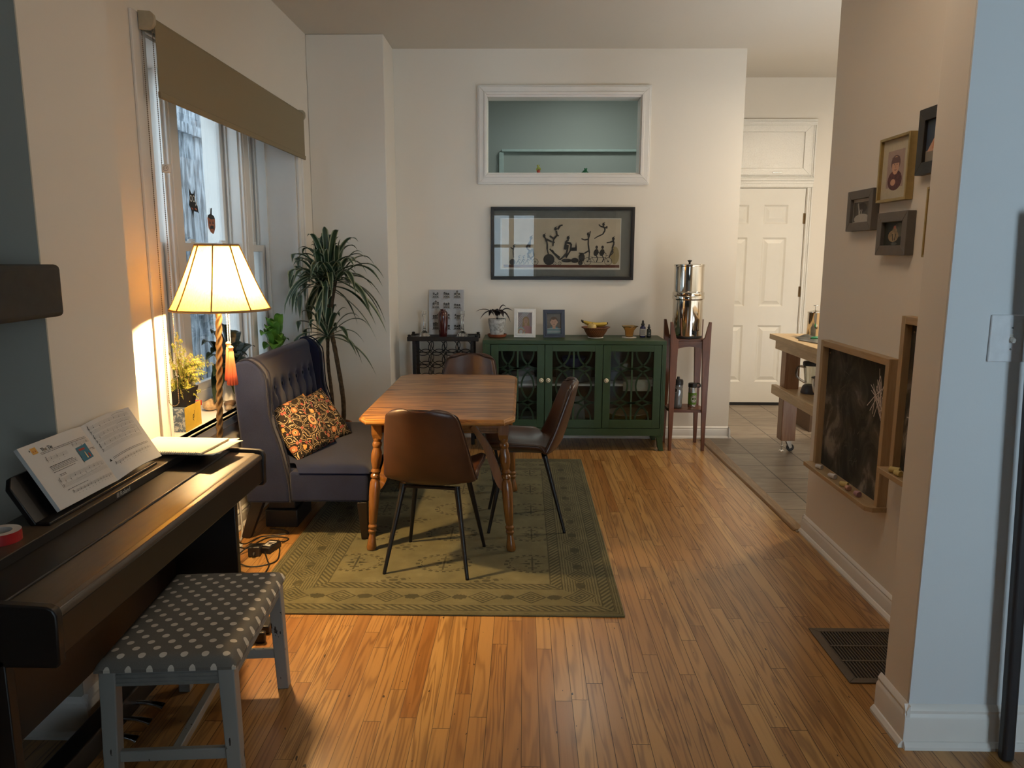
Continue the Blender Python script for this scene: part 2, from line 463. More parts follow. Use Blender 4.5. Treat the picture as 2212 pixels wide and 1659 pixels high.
def rug_mat(hx, hy):
    g = G('olive_rug', .95, 0, .1)
    ax, ay = g.x.abs(), g.y.abs()
    dx = hx - ax; dy = hy - ay
    side = dx < dy
    d = dx.min(dy)
    t = side * g.y + (1 - side) * g.x
    pile = g.noise(g.tc, 500, 2); mott = g.noise(g.tc, 7, 4, .6)
    tw = (g.noise(g.tc, 60, 2) - .5) * .008
    d2 = d + tw
    def band(a, b): return (d2 > a) * (d2 < b)
    hatch = ((t * 1.0 + d * 1.3) / .034).frac() > .5
    rim = ((d2 / .011).frac() > .55) * .8
    lines = ((d2 / .0125).frac() > .58)
    pt = (t / .21 + .5).frac() - .5
    dd = (pt * .21).abs() * .85 + (d - .165).abs()
    diam = ((dd / .02).frac() > .5) * (dd < .062)
    inside = dd < .068
    pt2 = (t / .21).frac() - .5
    blob = (((pt2 * .21 * .8) ** 2 + ((d - .165) * 1.15) ** 2).sqrt() + (g.noise(g.tc, 90, 1) - .5) * .022) < .026
    main = (lines * (1 - inside) * (side * .75 + .12)).max(diam).max(blob)
    edge = band(.034, .038).max(band(.082, .086)).max(band(.246, .251)).max(band(.298, .304))
    # field medallions
    cx, cy = .43, .40
    u = (g.x / cx + .5).frac() - .5; v = (g.y / cy + .25).frac() - .5
    uu = u * cx; vv = v * cy
    an = vv.atan2(uu)
    r = ((uu / .135) ** 2 + (vv / .108) ** 2).sqrt() + tw * 6
    ring = ((r > .88) * (r < 1.02) * ((an * 20).sin() > -.1)).max((r > .80) * (r < .84) * ((an * 20).sin() < .3))
    spokes = ((uu.abs() < .0045) * (r < .75)).max((vv.abs() < (.016 - uu.abs() * .25)) * (uu.abs() > .012) * (r < .6)).max((vv.abs() > .045) * (vv.abs() < .056) * (uu.abs() < .022))
    tips = (((uu.abs() - .03) ** 2 + (vv.abs() - .03) ** 2).sqrt() < .007)
    u2 = (g.x / cx).frac() - .5; v2 = (g.y / cy + .75).frac() - .5
    r2 = ((u2 * cx / .085) ** 2 + (v2 * cy / .055) ** 2).sqrt(); an2 = (v2 * cy).atan2(u2 * cx)
    flor = (r2 < 1) * ((an2 * 6).sin() * .35 + .62 > r2) * ((r2 * 14).sin() > -.3)
    field = ring.max(spokes).max(tips).max(flor * .9) * (d > .304)
    dark = (band(.038, .082) * hatch).max(band(0, .034) * rim).max(band(.086, .246) * main).max(band(.251, .298) * hatch).max(edge).max(field)
    dark = dark * (g.noise(g.tc, 24, 3).smooth(.22, .5) * .45 + .55)
    lt = g.ramp(mott * .7 + pile * .3, [(.3, (.094, .086, .040)), (.55, (.135, .122, .060)), (.75, (.185, .165, .085))])
    dk = g.ramp(mott, [(.3, (.034, .033, .015)), (.7, (.055, .051, .023))])
    g.col(g.mix(dark, lt, dk)); g.bump(pile, .5, .004); g.p.inputs['Sheen Weight'].default_value = .1
    return g.mat
RUG = rug_mat(.812, 1.235)
def pillow_mat():
    g = G('floral_cloth', .85, 0, .2)
    wob = g.noise(g.tc, 14, 2, col=True)
    vv = g.t.nodes.new('ShaderNodeVectorMath'); vv.operation = 'MULTIPLY_ADD'
    g.t.links.new(wob, vv.inputs[0]); vv.inputs[1].default_value = (.05, .05, 0); g.t.links.new(g.tc, vv.inputs[2])
    vec = vv.outputs[0]
    base = (.022, .016, .010)
    d1, c1 = g.voro(vec, 15, 'F1', .85); e1, _ = g.voro(vec, 15, 'DISTANCE_TO_EDGE', .85)
    d2, c2 = g.voro(g.tc, 38); d3, c3 = g.voro(g.tc, 62)
    sc = g.t.nodes.new('ShaderNodeSeparateColor'); g.t.links.new(c1, sc.inputs[0]); r = E(g, sc.outputs[0]); r2 = E(g, sc.outputs[1])
    fl = g.ramp(r, [(0, (.55, .19, .05)), (.3, (.42, .10, .05)), (.5, (.66, .34, .10)), (.75, (.38, .07, .06)), (1, (.62, .42, .22))])
    pet = (d1 * 15) + (g.noise(g.tc, 120, 1) - .5) * .5
    c = g.mix(d3 < .0062 * 1, base, (.55, .40, .22))
    c = g.mix((d2 < .0075), c, (.50, .16, .08))
    lines = ((e1 * 15) - .13).abs() < .028
    c = g.mix(lines, c, (.58, .43, .22))
    c = g.mix((pet < (r2 * 3.2 + 2.2)), c, fl)
    c = g.mix((pet < 1.15), c, (.66, .50, .27))
    c = g.mix((pet < .5), c, base)
    # one large round flower
    rr = ((g.x - .06) ** 2 + (g.y + .0) ** 2).sqrt()
    c = g.mix((rr < .034), c, (.60, .36, .16)); c = g.mix((rr < .017), c, base); c = g.mix((rr < .010), c, (.55, .2, .08))
    n = g.noise(g.tc, 900, 2)
    g.col(g.mix(.25, c, g.mix(n, (.02, .015, .01), c), 'MULTIPLY')); g.bump(n, .2, .002); return g.mat
def pillow_mat2():
    g = G('floral_cloth', .85, 0, .2)
    base = (.024, .017, .011)
    wob = g.noise(g.tc, 11, 2, col=True)
    vv = g.t.nodes.new('ShaderNodeVectorMath'); vv.operation = 'MULTIPLY_ADD'
    g.t.links.new(wob, vv.inputs[0]); vv.inputs[1].default_value = (.045, .045, 0); g.t.links.new(g.tc, vv.inputs[2])
    def cells(vec, scale, lo):
        d, c = g.voro(vec, scale, 'F1', .8)
        sc = g.t.nodes.new('ShaderNodeSeparateColor'); g.t.links.new(c, sc.inputs[0])
        return d, E(g, sc.outputs[0]), E(g, sc.outputs[1])
    e, _ = g.voro(vv.outputs[0], 19, 'DISTANCE_TO_EDGE', .9)
    c = g.mix((e - .07).abs() < .022, base, (.52, .38, .20))
    dS, rS, qS = cells(g.tc, 70, 0)
    c = g.mix((dS < .22) * (qS > .35), c, (.56, .42, .26))
    dM, rM, qM = cells(g.tc, 34, 0)
    c = g.mix((dM < .30) * (qM > .45), c, g.ramp(rM, [(0, (.50, .13, .07)), (.5, (.34, .06, .06)), (1, (.60, .27, .12))]))
    dL, rL, qL = cells(g.tc, 15, 0)
    jag = (g.noise(g.tc, 110, 1) - .5) * .22
    inn = (dL + jag)
    fl = g.ramp(rL, [(0, (.60, .21, .05)), (.35, (.48, .11, .05)), (.6, (.68, .36, .10)), (1, (.42, .10, .07))])
    c = g.mix((inn < .36) * (qL > .2), c, base)
    c = g.mix((inn < .29) * (qL > .2), c, fl)
    c = g.mix((inn < .13) * (qL > .2), c, (.66, .48, .24))
    c = g.mix((inn < .06) * (qL > .2), c, base)
    rr = ((g.x - .05) ** 2 + (g.y + .0) ** 2).sqrt()
    c = g.mix((rr < .036), c, base); c = g.mix((rr < .032), c, (.60, .37, .16)); c = g.mix((rr < .016), c, base); c = g.mix((rr < .010), c, (.55, .2, .08))
    n = g.noise(g.tc, 900, 2)
    g.col(c); g.bump(n, .2, .002); return g.mat
PILLOW = pillow_mat2()
GLASS = thin_glass('window_glass', (.93, .97, .98), .05)
PICGLASS = thin_glass('picture_glass', (.98, .99, .99), .022)
CABGLASS = thin_glass('cabinet_glass', (.85, .88, .86), .03)
CRYSTAL = pm('crystal', (.97, .98, .97), .03, 0, .5, 0, 1, trans=1, ior=1.5)
AMBERG = pm('amber_glass', (.93, .60, .22), .04, 0, .5, 0, 1, trans=.9, ior=1.45)
STEEL = pm('polished_steel', (.66, .62, .55), .09, 1, .5, .02, 3)
STEELB = pm('brushed_steel', (.55, .54, .52), .25, 1, .5, .03, 3)
CHROME = pm('chrome', (.75, .74, .72), .08, 1)
BRASS = pm('antique_brass', (.165, .105, .048), .5, .75, .5, .15, 40)
GOLD = pm('gold_frame', (.42, .31, .13), .38, .6, .5, .1, 30)
PAPER = pm('paper', (.64, .615, .575), .8, 0, .2, .02, 10)
PAPERY = pm('cream_paper', (.80, .74, .58), .8, 0, .2, .03, 14)
INK = pm('printing_ink', (.03, .028, .026), .7, 0, .2)
INKG = pm('grey_ink', (.22, .21, .20), .7, 0, .2)
RED = pm('red_tape', (.42, .02, .02), .35)
WHITEP = pm('white_plastic', (.80, .80, .78), .35)
LEAFG = pm('leaf_green', (.026, .050, .022), .42, 0, .5, .3, 20)
LEAFC = pm('leaf_cream_edge', (.30, .32, .20), .45, 0, .4, .2, 20)
LEAFD = pm('dark_leaf', (.014, .026, .014), .35, 0, .5, .3, 14)
LEAFB = pm('bright_leaf', (.10, .24, .03), .42, 0, .5, .3, 14)
LEAFY = pm('yellow_green_fern', (.30, .33, .05), .55, 0, .3, .3, 30)
LEAFP = pm('dark_purple_leaf', (.012, .006, .007), .38, 0, .5, .3, 14)
TRUNK = pm('cane_bark', (.085, .055, .030), .85, 0, .2, .45, 45, bump=.5)
TERRA = pm('terracotta', (.27, .075, .032), .6, 0, .3, .12, 20)
SOIL = pm('soil', (.03, .02, .013), .95)
# ------------------------------------------------------------------ the setting
ZC = 3.04
def sbox(name, boxes, mat, bevel=0):
    b = MB()
    for q in boxes: b.box(*q)
    return struct(b.build(name, mat, bevel=bevel))
def baseboard(name, runs, h, mat=TRIM):
    b = MB()
    k = h / .14
    prof = [(0, 0), (.028, 0), (.028, .010), (.019, .022), (.015, .024), (.015, .098 * k), (.013, .104 * k), (.009, .112 * k), (.011, .122 * k), (.004, .136 * k), (0, .14 * k)]
    for (x0, y0, x1, y1, nx, ny) in runs:
        n = len(prof)
        vs = [(x0 + nx * d, y0 + ny * d, z) for d, z in prof] + [(x1 + nx * d, y1 + ny * d, z) for d, z in prof]
        fs = [tuple(range(n)), tuple(range(n, 2 * n))[::-1]] + [(i, (i + 1) % n, n + (i + 1) % n, n + i) for i in range(n)]
        b.add(vs, fs)
    return struct(b.build(name, mat, ang=25))

sbox('floor', [(-2.0, 1.50, -3.25, 6.31, -.06, 0), (1.50, 3.3, -3.25, 2.33, -.06, 0), (1.50, 1.56, 2.33, 4.0, -.06, 0)], FLOOR)
sbox('floor_kitchen', [(1.50, 4.3, 4.0, 7.7, -.06, .006)], TILE)
b = MB()
b.add([(1.442, 6.10, .0), (1.488, 4.02, .0), (1.556, 4.02, .0), (1.535, 6.10, .0), (1.452, 6.10, .012), (1.50, 4.02, .012), (1.548, 4.02, .015), (1.525, 6.10, .015)],
      [(0, 1, 5, 4), (4, 5, 6, 7), (7, 6, 2, 3), (1, 2, 6, 5), (0, 4, 7, 3), (0, 3, 2, 1)])
struct(b.build('trim_1', OAKT, bevel=.004))
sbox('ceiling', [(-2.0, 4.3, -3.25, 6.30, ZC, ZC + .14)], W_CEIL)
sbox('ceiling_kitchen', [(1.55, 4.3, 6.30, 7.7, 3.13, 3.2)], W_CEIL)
# left wall of the dining room with the wide window opening
WY0, WY1, WZ0, WZ1 = 3.292, 5.41, .655, 2.40
sbox('wall_left', [(-2.0, -1.57, 2.636, WY0, 0, ZC), (-2.0, -1.57, WY1, 6.30, 0, ZC), (-2.0, -1.57, WY0, WY1, 0, WZ0), (-2.0, -1.57, WY0, WY1, WZ1, ZC)], W_WARM)
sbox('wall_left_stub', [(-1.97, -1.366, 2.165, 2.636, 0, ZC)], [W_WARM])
sbox('wall_left_stub_face', [(-1.95, -1.3665, 2.16, 2.1648, 0, ZC)], [W_SHADE])
sbox('wall_pillar', [(-1.57, -1.01, 5.76, 6.165, 0, ZC)], W_WARM, bevel=.006)
# back wall with the interior window
IX0, IX1, IZ0, IZ1 = -.300, .905, 2.108, 2.700
sbox('wall_back', [(-2.0, IX0, 6.165, 6.30, 0, ZC), (IX1, 1.69, 6.165, 6.30, 0, ZC), (IX0, IX1, 6.165, 6.30, 0, IZ0), (IX0, IX1, 6.165, 6.30, IZ1, ZC)], W_WARM)
sbox('wall_kitchen_left', [(1.56, 1.69, 6.30, 7.7, 0, 3.14)], W_WARM)
sbox('wall_right', [(1.54, 1.68, 2.33, 4.0, 0, ZC)], W_WARM, bevel=.004)
sbox('wall_right_stub', [(1.19, 3.3, 2.17, 2.325, 0, ZC)], W_WARM, bevel=.004)
sbox('wall_right_stub_face', [(1.1905, 3.3, 2.164, 2.1698, 0, ZC)], W_COOL)
sbox('wall_kitchen_back', [(1.55, 1.772, 7.55, 7.7, 0, 3.14), (2.704, 4.3, 7.55, 7.7, 0, 3.14), (1.772, 2.704, 7.55, 7.7, 2.126, 3.14), (1.772, 2.704, 7.62, 7.7, 0, 2.126)], W_WARM)
sbox('wall_kitchen_right', [(4.2, 4.3, 2.33, 7.7, 0, 3.14)], W_WARM)
sbox('wall_kitchen_near', [(1.68, 4.2, 2.33, 2.43, 0, ZC)], W_WARM)
# front room behind the camera
sbox('wall_front_left', [(-2.05, -1.95, -3.25, 2.165, 0, ZC)], W_DEEP)
sbox('wall_front', [(-2.05, -.75, -3.35, -3.25, 0, ZC), (.25, 1.95, -3.35, -3.25, 0, ZC), (3.1, 3.3, -3.35, -3.25, 0, ZC), (1.95, 3.1, -3.35, -3.25, 0, .5), (1.95, 3.1, -3.35, -3.25, 2.6, ZC), (-.75, .25, -3.35, -3.25, 0, 1.0), (-.75, .25, -3.35, -3.25, 2.3, ZC)], W_DEEP)
sbox('wall_front_right', [(3.2, 3.3, -3.25, 2.33, 0, ZC)], W_DEEP)
def sash_window(name, axis, a, u0, u1, z0, z1, n, d):
    # plain double-hung sashes filling an opening
    b = MB(); w = (u1 - u0) / n
    for i in range(n):
        p, q = u0 + i * w, u0 + (i + 1) * w; zm = (z0 + z1) / 2
        b.frame(axis, p, q, z0, zm + .02, .05, a, a + d, 0); b.frame(axis, p, q, zm - .02, z1, .05, a + d, a + 2 * d, 0)
    o = struct(b.build(name, TRIM))
    g = MB()
    if axis == 'y': g.box(u0, u1, a + d, a + d + .004, z0, z1)
    else: g.box(a + d, a + d + .004, u0, u1, z0, z1)
    g.build('pane', GLASS, o); return o
sash_window('window_4', 'y', -3.32, 1.95, 3.1, .5, 2.6, 2, .02)
sash_window('window_5', 'y', -3.32, -.75, .25, 1.0, 2.3, 2, .02)
# room seen through the interior window
sbox('wall_inner_room', [(-1.9, 1.56, 8.2, 8.3, 0, 3.2), (-1.9, -1.8, 6.30, 8.2, 0, 3.2), (1.50, 1.56, 6.30, 8.2, 0, 3.2), (-1.9, 1.56, 6.301, 6.315, 0, IZ0 - .02)], W_TEAL)
sbox('ceiling_inner_room', [(-1.9, 1.56, 6.30, 8.3, 3.2, 3.25)], W_TEAL)
sbox('floor_inner_room', [(-1.9, 1.56, 6.30, 8.3, -.06, 0)], TILE)
sbox('trim_2', [(-.235, 1.5, 8.15, 8.2, 2.535, 2.562), (-.262, -.215, 8.16, 8.2, 1.6, 2.53)], pm('pale_rail', (.62, .72, .68), .35), bevel=.004)
# baseboards
baseboard('baseboard_left', [(-1.57, 2.64, -1.57, 5.76, 1, 0)], .102)
baseboard('baseboard_pillar', [(-1.57, 5.76, -.995, 5.76, 0, -1), (-1.01, 5.745, -1.01, 6.165, 1, 0)], .102)
baseboard('baseboard_back', [(-1.01, 6.165, 1.6895, 6.165, 0, -1), (1.69, 6.1365, 1.69, 7.55, 1, 0)], .102)
baseboard('baseboard_right', [(1.54, 2.325, 1.54, 4.014, -1, 0), (1.526, 4.0, 1.69, 4.0, 0, 1)], .102)
baseboard('baseboard_stub_right', [(1.19, 2.15, 1.19, 2.345, -1, 0)], .14)
baseboard('baseboard_stub_face', [(1.176, 2.164, 3.2, 2.164, 0, -1)], .14)
baseboard('baseboard_stub_left', [(-1.95, 2.165, -1.352, 2.165, 0, -1), (-1.366, 2.151, -1.366, 2.65, 1, 0)], .14)

# ---- window_1: three double-hung lights behind a deep sill
win = MB()
def casing(bm, axis, a, s, u0, u1, z0, z1, w=.085):
    # stepped picture-frame casing lying on a wall plane
    for off, ww, t in ((0, w, .012), (0, .018, .022), (w - .03, .03, .018)):
        o0 = w - off
        bm.frame(axis, u0 - o0, u1 + o0, z0 - o0, z1 + o0, ww, min(a, a + s * t), max(a, a + s * t))
cs = .085
win.box(-1.57, -1.558, WY0 - cs - .01, WY0 + .005, .60, WZ1 + .055); win.box(-1.57, -1.555, WY0 - .025, WY0 + .006, .60, WZ1 + .055 - .05)
win.box(-1.57, -1.555, WY1 - .005, WY1 + cs, .60, WZ1 + .055); win.box(-1.57, -1.545, WY1 + cs - .02, WY1 + cs, .60, WZ1 + .055)
win.box(-1.57, -1.555, WY0, WY1, WZ1 - .01, WZ1 + .055)
win.box(-1.57, -1.548, WY0, WY1, .60, .655)
struct_w = struct(win.build('window_1', TRIM, bevel=.003))
b = MB(); b.box(-1.86, -1.525, WY0 - .0, WY1 + .0, .650, .672); b.box(-1.57, -1.525, WY0 - .05, WY1 + .05, .650, .672); b.build('window_sill', TRIM, struct_w, bevel=.005)
b = MB()
b.box(-2.0, -1.575, WY0 - .001, WY0 + .02, .672, WZ1); b.box(-2.0, -1.575, WY1 - .02, WY1 + .001, .672, WZ1); b.box(-2.0, -1.575, WY0, WY1, WZ1 - .02, WZ1 + .001)
b.build('jamb_lining', TRIM, struct_w)
posts = [(3.875, 4.0), (4.884, 5.008)]
for p, q in posts:
    b = MB(); b.box(-2.0, -1.755, p, q, .672, WZ1 - .02); b.box(-1.76, -1.748, p + .02, q - .02, .672, WZ1 - .02); b.build('mullion_post', TRIM, struct_w, bevel=.004)
lights = [(WY0 + .02, 3.875), (4.0, 4.884), (5.008, WY1 - .02)]
for p, q in lights:
    b = MB(); zm = 1.548
    for e in ((p, p + .016), (q - .016, q)):
        b.box(-1.80, -1.775, *e, .70, WZ1 - .02); b.box(-1.855, -1.845, *e, .70, WZ1 - .02); b.box(-1.93, -1.905, *e, .70, WZ1 - .02)
    b.build('sash_track', TRIM, struct_w)
    b = MB(); b.frame('x', p + .012, q - .012, .735, zm + .005, .045, -1.842, -1.808); b.build('lower_sash', TRIM, struct_w, bevel=.003)
    b = MB(); b.frame('x', p + .012, q - .012, zm - .035, WZ1 - .02, .045, -1.90, -1.866); b.build('upper_sash', TRIM, struct_w, bevel=.003)
    b = MB(); b.box(-1.827, -1.823, p + .05, q - .05, .77, zm - .02); b.build('lower_pane', GLASS, struct_w)
    b = MB(); b.box(-1.886, -1.882, p + .05, q - .05, zm, WZ1 - .06); b.build('upper_pane', GLASS, struct_w)
    b = MB(); c = (p + q) / 2
    for o in ((-.22, .22) if q - p > .6 else (0,)):
        b.box(-1.845, -1.812, c + o - .025, c + o + .025, zm + .004, zm + .014); b.cyl((-1.83, c + o, zm + .01), (-1.83, c + o, zm + .026), .012, .010, 10); b.bar((-1.83, c + o, zm + .02), (-1.815, c + o + .03, zm + .022), .008, .006)
    b.build('sash_lock', WHITEP, struct_w)
    b = MB(); b.box(-1.90, -1.80, p, q, .672, .737); b.build('bottom_stop', TRIM, struct_w, bevel=.003)
b = MB(); b.box(-2.03, -1.99, 3.3, WY1 + .06, .6, .67)
for p, q in ((WY0 - .1, WY0 + .01), (WY1 - .01, WY1 + .1)): b.box(-2.03, -2.0, p, q, .6, 2.5)
b.build('outer_casing', pm('pale_blue_trim', (.55, .66, .74), .5), struct_w)

# ---- window_2: interior window in the back wall
w2 = MB()
YW = 6.165
for k0, k1, t in ((0, .052, .028), (.040, .062, .036), (-.012, .004, .02)):
    w2.frame('y', -.352 + k0 + .0, .962 - k0, 2.047 + k0, 2.762 - k0, k1 - k0, YW - t, YW - .0)
w2.frame('y', IX0 - .001, IX1 + .001, IZ0 - .001, IZ1 + .001, .016, YW - .02, 6.305)
w2o = struct(w2.build('window_2', TRIM, bevel=.003))
MB().box(IX0 + .01, IX1 - .01, 6.285, 6.289, IZ0 + .01, IZ1 - .01).build('pane', thin_glass('dusty_glass', (.90, .93, .92), .0, .3, .08), w2o)

# ---- door_1 with painted-over transom (window_3)
DX0, DX1, DZ = 1.775, 2.699, 2.122
d = MB(); yf, yb = 7.556, 7.600
cols = [(1.932, 2.166), (2.308, 2.541)]; rows = [(.243, .808), (.994, 1.66), (1.787, 1.968)]
xs = [DX0, cols[0][0], cols[0][1], cols[1][0], cols[1][1], DX1]; zs = [.035, rows[0][0], rows[0][1], rows[1][0], rows[1][1], rows[2][0], rows[2][1], DZ]
for i in (0, 2, 4): d.box(xs[i], xs[i + 1], yf, yb, .035, DZ)
for i in (1, 3):
    for j in (0, 2, 4, 6): d.box(xs[i], xs[i + 1], yf, yb, zs[j], zs[j + 1])
door = struct(d.build('door_1', DOORP))
for c in cols:
    for r in rows:
        p = MB(); x0, x1 = c; z0, z1 = r
        p.box(x0, x1, yf + .012, yb, z0, z1)
        for e0, e1, ya, yb_ in ((0, .016, yf, yf + .012), (.02, .055, yf + .013, yf + .002)):
            o_ = [(x0 + e0, z0 + e0), (x1 - e0, z0 + e0), (x1 - e0, z1 - e0), (x0 + e0, z1 - e0)]
            i_ = [(x0 + e1, z0 + e1), (x1 - e1, z0 + e1), (x1 - e1, z1 - e1), (x0 + e1, z1 - e1)]
            p.add([(x, ya, z) for x, z in o_] + [(x, yb_, z) for x, z in i_], [(k, (k + 1) % 4, 4 + (k + 1) % 4, 4 + k) for k in range(4)] + ([(4, 5, 6, 7)] if e1 > .03 else []))
        p.build('door_panel', DOORP, door, flat=True)
b = MB()
for z in (1.84, 1.14, .3): b.cyl((DX1 + .004, yf - .006, z - .05), (DX1 + .004, yf - .006, z + .05), .007, None, 10); b.box(DX1 - .012, DX1 + .018, yf - .004, yf + .003, z - .05, z + .05)
b.build('hinge', BRASS, door)
MB().box(DX0, DX1, yf - .004, yb, .008, .034).build('door_sweep', BLACKP, door)
c3 = MB()
def vcas(x0, x1, z0, z1):
    for f0, f1, t in ((0, 1, .014), (0, .28, .026), (.4, .62, .02)):
        c3.box(x0 + (x1 - x0) * f0, x0 + (x1 - x0) * f1, 7.55 - t, 7.552, z0, z1)
def hcas(x0, x1, z0, z1):
    for f0, f1, t in ((0, 1, .014), (.72, 1, .026), (.38, .6, .02)):
        c3.box(x0, x1, 7.55 - t, 7.552, z0 + (z1 - z0) * f0, z0 + (z1 - z0) * f1)
vcas(2.756, 2.708, 0, 2.13); vcas(1.716, 1.766, 0, 2.13); hcas(1.716, 2.760, 2.132, 2.215)
struct(c3.build('trim_3', TRIMG, bevel=.003)); c3 = MB()
vcas(2.760, 2.71, 2.225, 2.70); hcas(1.72, 2.760, 2.70, 2.755); hcas(1.72, 2.760, 2.217, 2.245)
c3.frame('y', 1.75, 2.712, 2.245, 2.70, .062, 7.528, 7.552)
tr = struct(c3.build('window_3', TRIMG, bevel=.003))
MB().box(1.80, 2.66, 7.543, 7.551, 2.30, 2.645).build('painted_pane', TRIMG, tr)
MB().box(2.36, 2.45, 7.522, 7.53, 2.262, 2.272).build('transom_latch', STEELB, tr, bevel=.002)

# ---- outside the left window: weathered plank fence, a rail and a pale board
fo = thing('plank_fence', 'weathered grey plank fence standing outside the window', 'fence', (-3.2, 0, 0))
y = 3.2; b = MB()
for i in range(46):
    w = random.uniform(.13, .17); b.box(-.012, .012, y, y + w - .008, .0, 4.2 + random.uniform(-.02, .02)); y += w
b.build('plank_panel', FENCE, fo)
MB().box(.012, .06, 3.2, 10.1, 2.60, 2.69).box(.012, .06, 3.2, 10.1, .9, .99).build('fence_rail', FENCE, fo)
bo = MB().box(-.05, .05, -.06, .06, 0, 2.02).box(-.05, .05, .14, .22, 0, 2.0).build('leaning_board', pm('pale_blue_board', (.52, .60, .68), .7), loc=(-3.06, 7.95, -.0))
tag(bo, 'pair of pale blue boards standing against the fence outside', 'board')
sbox('ground_outside', [(-8, -2.05, 2.0, 12, -.12, -.06)], pm('alley_concrete', (.25, .25, .25), .9))
# house across the street, mirrored in the picture glass
hs = MB()
hs.box(-6, 6, -11.2, -11, -.5, 7); 
for i in range(34): hs.add([(-6, -11, -.3 + i * .2), (6, -11, -.3 + i * .2), (6, -10.97, -.3 + i * .2), (-6, -10.97, -.3 + i * .2), (-6, -11, -.1 + i * .2), (6, -11, -.1 + i * .2)], [(0, 1, 2, 3), (3, 2, 5, 4)])
struct(hs.build('backdrop_house', pm('white_siding', (.75, .76, .76), .7)))
# ------------------------------------------------------------------ rug, table, chairs
r = MB(); r.box(-.812, .812, -1.235, 1.235, .0, .009)
r = tag(r.build('rug', RUG, loc=(-.381, 4.222, 0), bevel=.003), 'olive green patterned rug lying under the dining table', 'rug')

TX, TY, TZ = -.413, 4.18, .730
t = thing('dining_table', 'oak dining table with turned legs and clipped corners on the green rug', 'table', (TX, TY, .009))
hx, hy, cx_, cy_ = .376, .69, .05, .085
def oct_(i): return [(-hx + cx_ + i * .3, -hy + i), (hx - cx_ - i * .3, -hy + i), (hx - i, -hy + cy_ + i * .3), (hx - i, hy - cy_ - i * .3), (hx - cx_ - i * .3, hy - i), (-hx + cx_ + i * .3, hy - i), (-hx + i, hy - cy_ - i * .3), (-hx + i, -hy + cy_ + i * .3)]
top = MB(); z0 = TZ - .009
lay = [(.016, z0 - .030), (.004, z0 - .027), (0, z0 - .020), (0, z0 - .013), (.006, z0 - .009), (.008, z0 - .003), (.014, z0)]
vs = []; fs = []
for i, z in lay: vs += [(x, y, z) for x, y in oct_(i)]
for k in range(len(lay) - 1): fs += [(k * 8 + j, k * 8 + (j + 1) % 8, (k + 1) * 8 + (j + 1) % 8, (k + 1) * 8 + j) for j in range(8)]
fs += [tuple(range(8))[::-1], tuple(range(len(lay) * 8 - 8, len(lay) * 8))]
top.add(vs, fs); top.build('tabletop', TABLE, t, ang=25)
ap = MB(); zt = z0 - .030
for sy in (-1, 1): ap.box(-.30, .30, sy * .455 - .011, sy * .455 + .011, zt - .085, zt); ap.box(-.30, .30, sy * .455 - .016, sy * .455 + .016, zt - .085, zt - .075); ap.box(-.30, .30, sy * .455 - .014, sy * .455 + .014, zt - .068, zt - .062)
for sx in (-1, 1): ap.box(sx * .305 - .011, sx * .305 + .011, -.455, .455, zt - .085, zt)
ap.build('apron', TABLEV, t, bevel=.002)
prof = [(.013, 0), (.022, .004), (.025, .018), (.021, .045), (.015, .085), (.020, .094), (.022, .102), (.017, .110), (.022, .118), (.023, .126), (.017, .136), (.021, .150), (.026, .24), (.028, .31), (.025, .355), (.018, .372), (.024, .380), (.024, .390), (.018, .398), (.024, .408), (.022, .416), (.018, .424), (.027, .462), (.027, .50), (.019, .530), (.024, .540), (.024, .552), (.019, .562), (.023, .574), (.023, .58)]
for sx in (-1, 1):
    for sy in (-1, 1):
        M = Matrix.Translation((sx * .357, sy * .497, 0)) @ Matrix(((1, 0, -sx * .07, 0), (0, 1, -sy * .06, 0), (0, 0, 1, 0), (0, 0, 0, 1)))
        b = MB(M); b.lathe(prof, n=20)
        b.M = Matrix(); q = V((sx * .357 - sx * .07 * .6, sy * .497 - sy * .06 * .6, 0))
        b.box(q.x - .026, q.x + .026, q.y - .026, q.y + .026, .60, zt); b.add([(q.x + i * .020, q.y + j * .020, .575) for i, j in ((-1, -1), (1, -1), (1, 1), (-1, 1))] + [(q.x + i * .026, q.y + j * .026, .601) for i, j in ((-1, -1), (1, -1), (1, 1), (-1, 1))], [(0, 1, 5, 4), (1, 2, 6, 5), (2, 3, 7, 6), (3, 0, 4, 7), (0, 3, 2, 1)])
        b.build('leg', TABLEV, t, ang=30)
        # S-curved brace from the leg up to the apron
        c = bez((.325, 0, .30), (.245, 0, .34), (.268, 0, .49), (.150, 0, zt - .055), 14)
        lo = [(p.x, p.z) for p in c]; w_ = lambda i: .026 + .016 * math.sin(PI * i / 14)
        up = []
        for i, p in enumerate(c):
            a_ = c[max(i - 1, 0)]; e_ = c[min(i + 1, 14)]; d_ = V((e_.x - a_.x, 0, e_.z - a_.z)).normalized()
            up.append((p.x + d_.z * w_(i), p.z - d_.x * w_(i)))
        bb = MB()
        for i in range(14):
            bb.prism([(sx * lo[i][0], lo[i][1]), (sx * lo[i + 1][0], lo[i + 1][1]), (sx * up[i + 1][0], up[i + 1][1]), (sx * up[i][0], up[i][1])], 'y', sy * .472 - .012, sy * .472 + .012)
        bb.build('brace', TABLEV, t, merge=True)

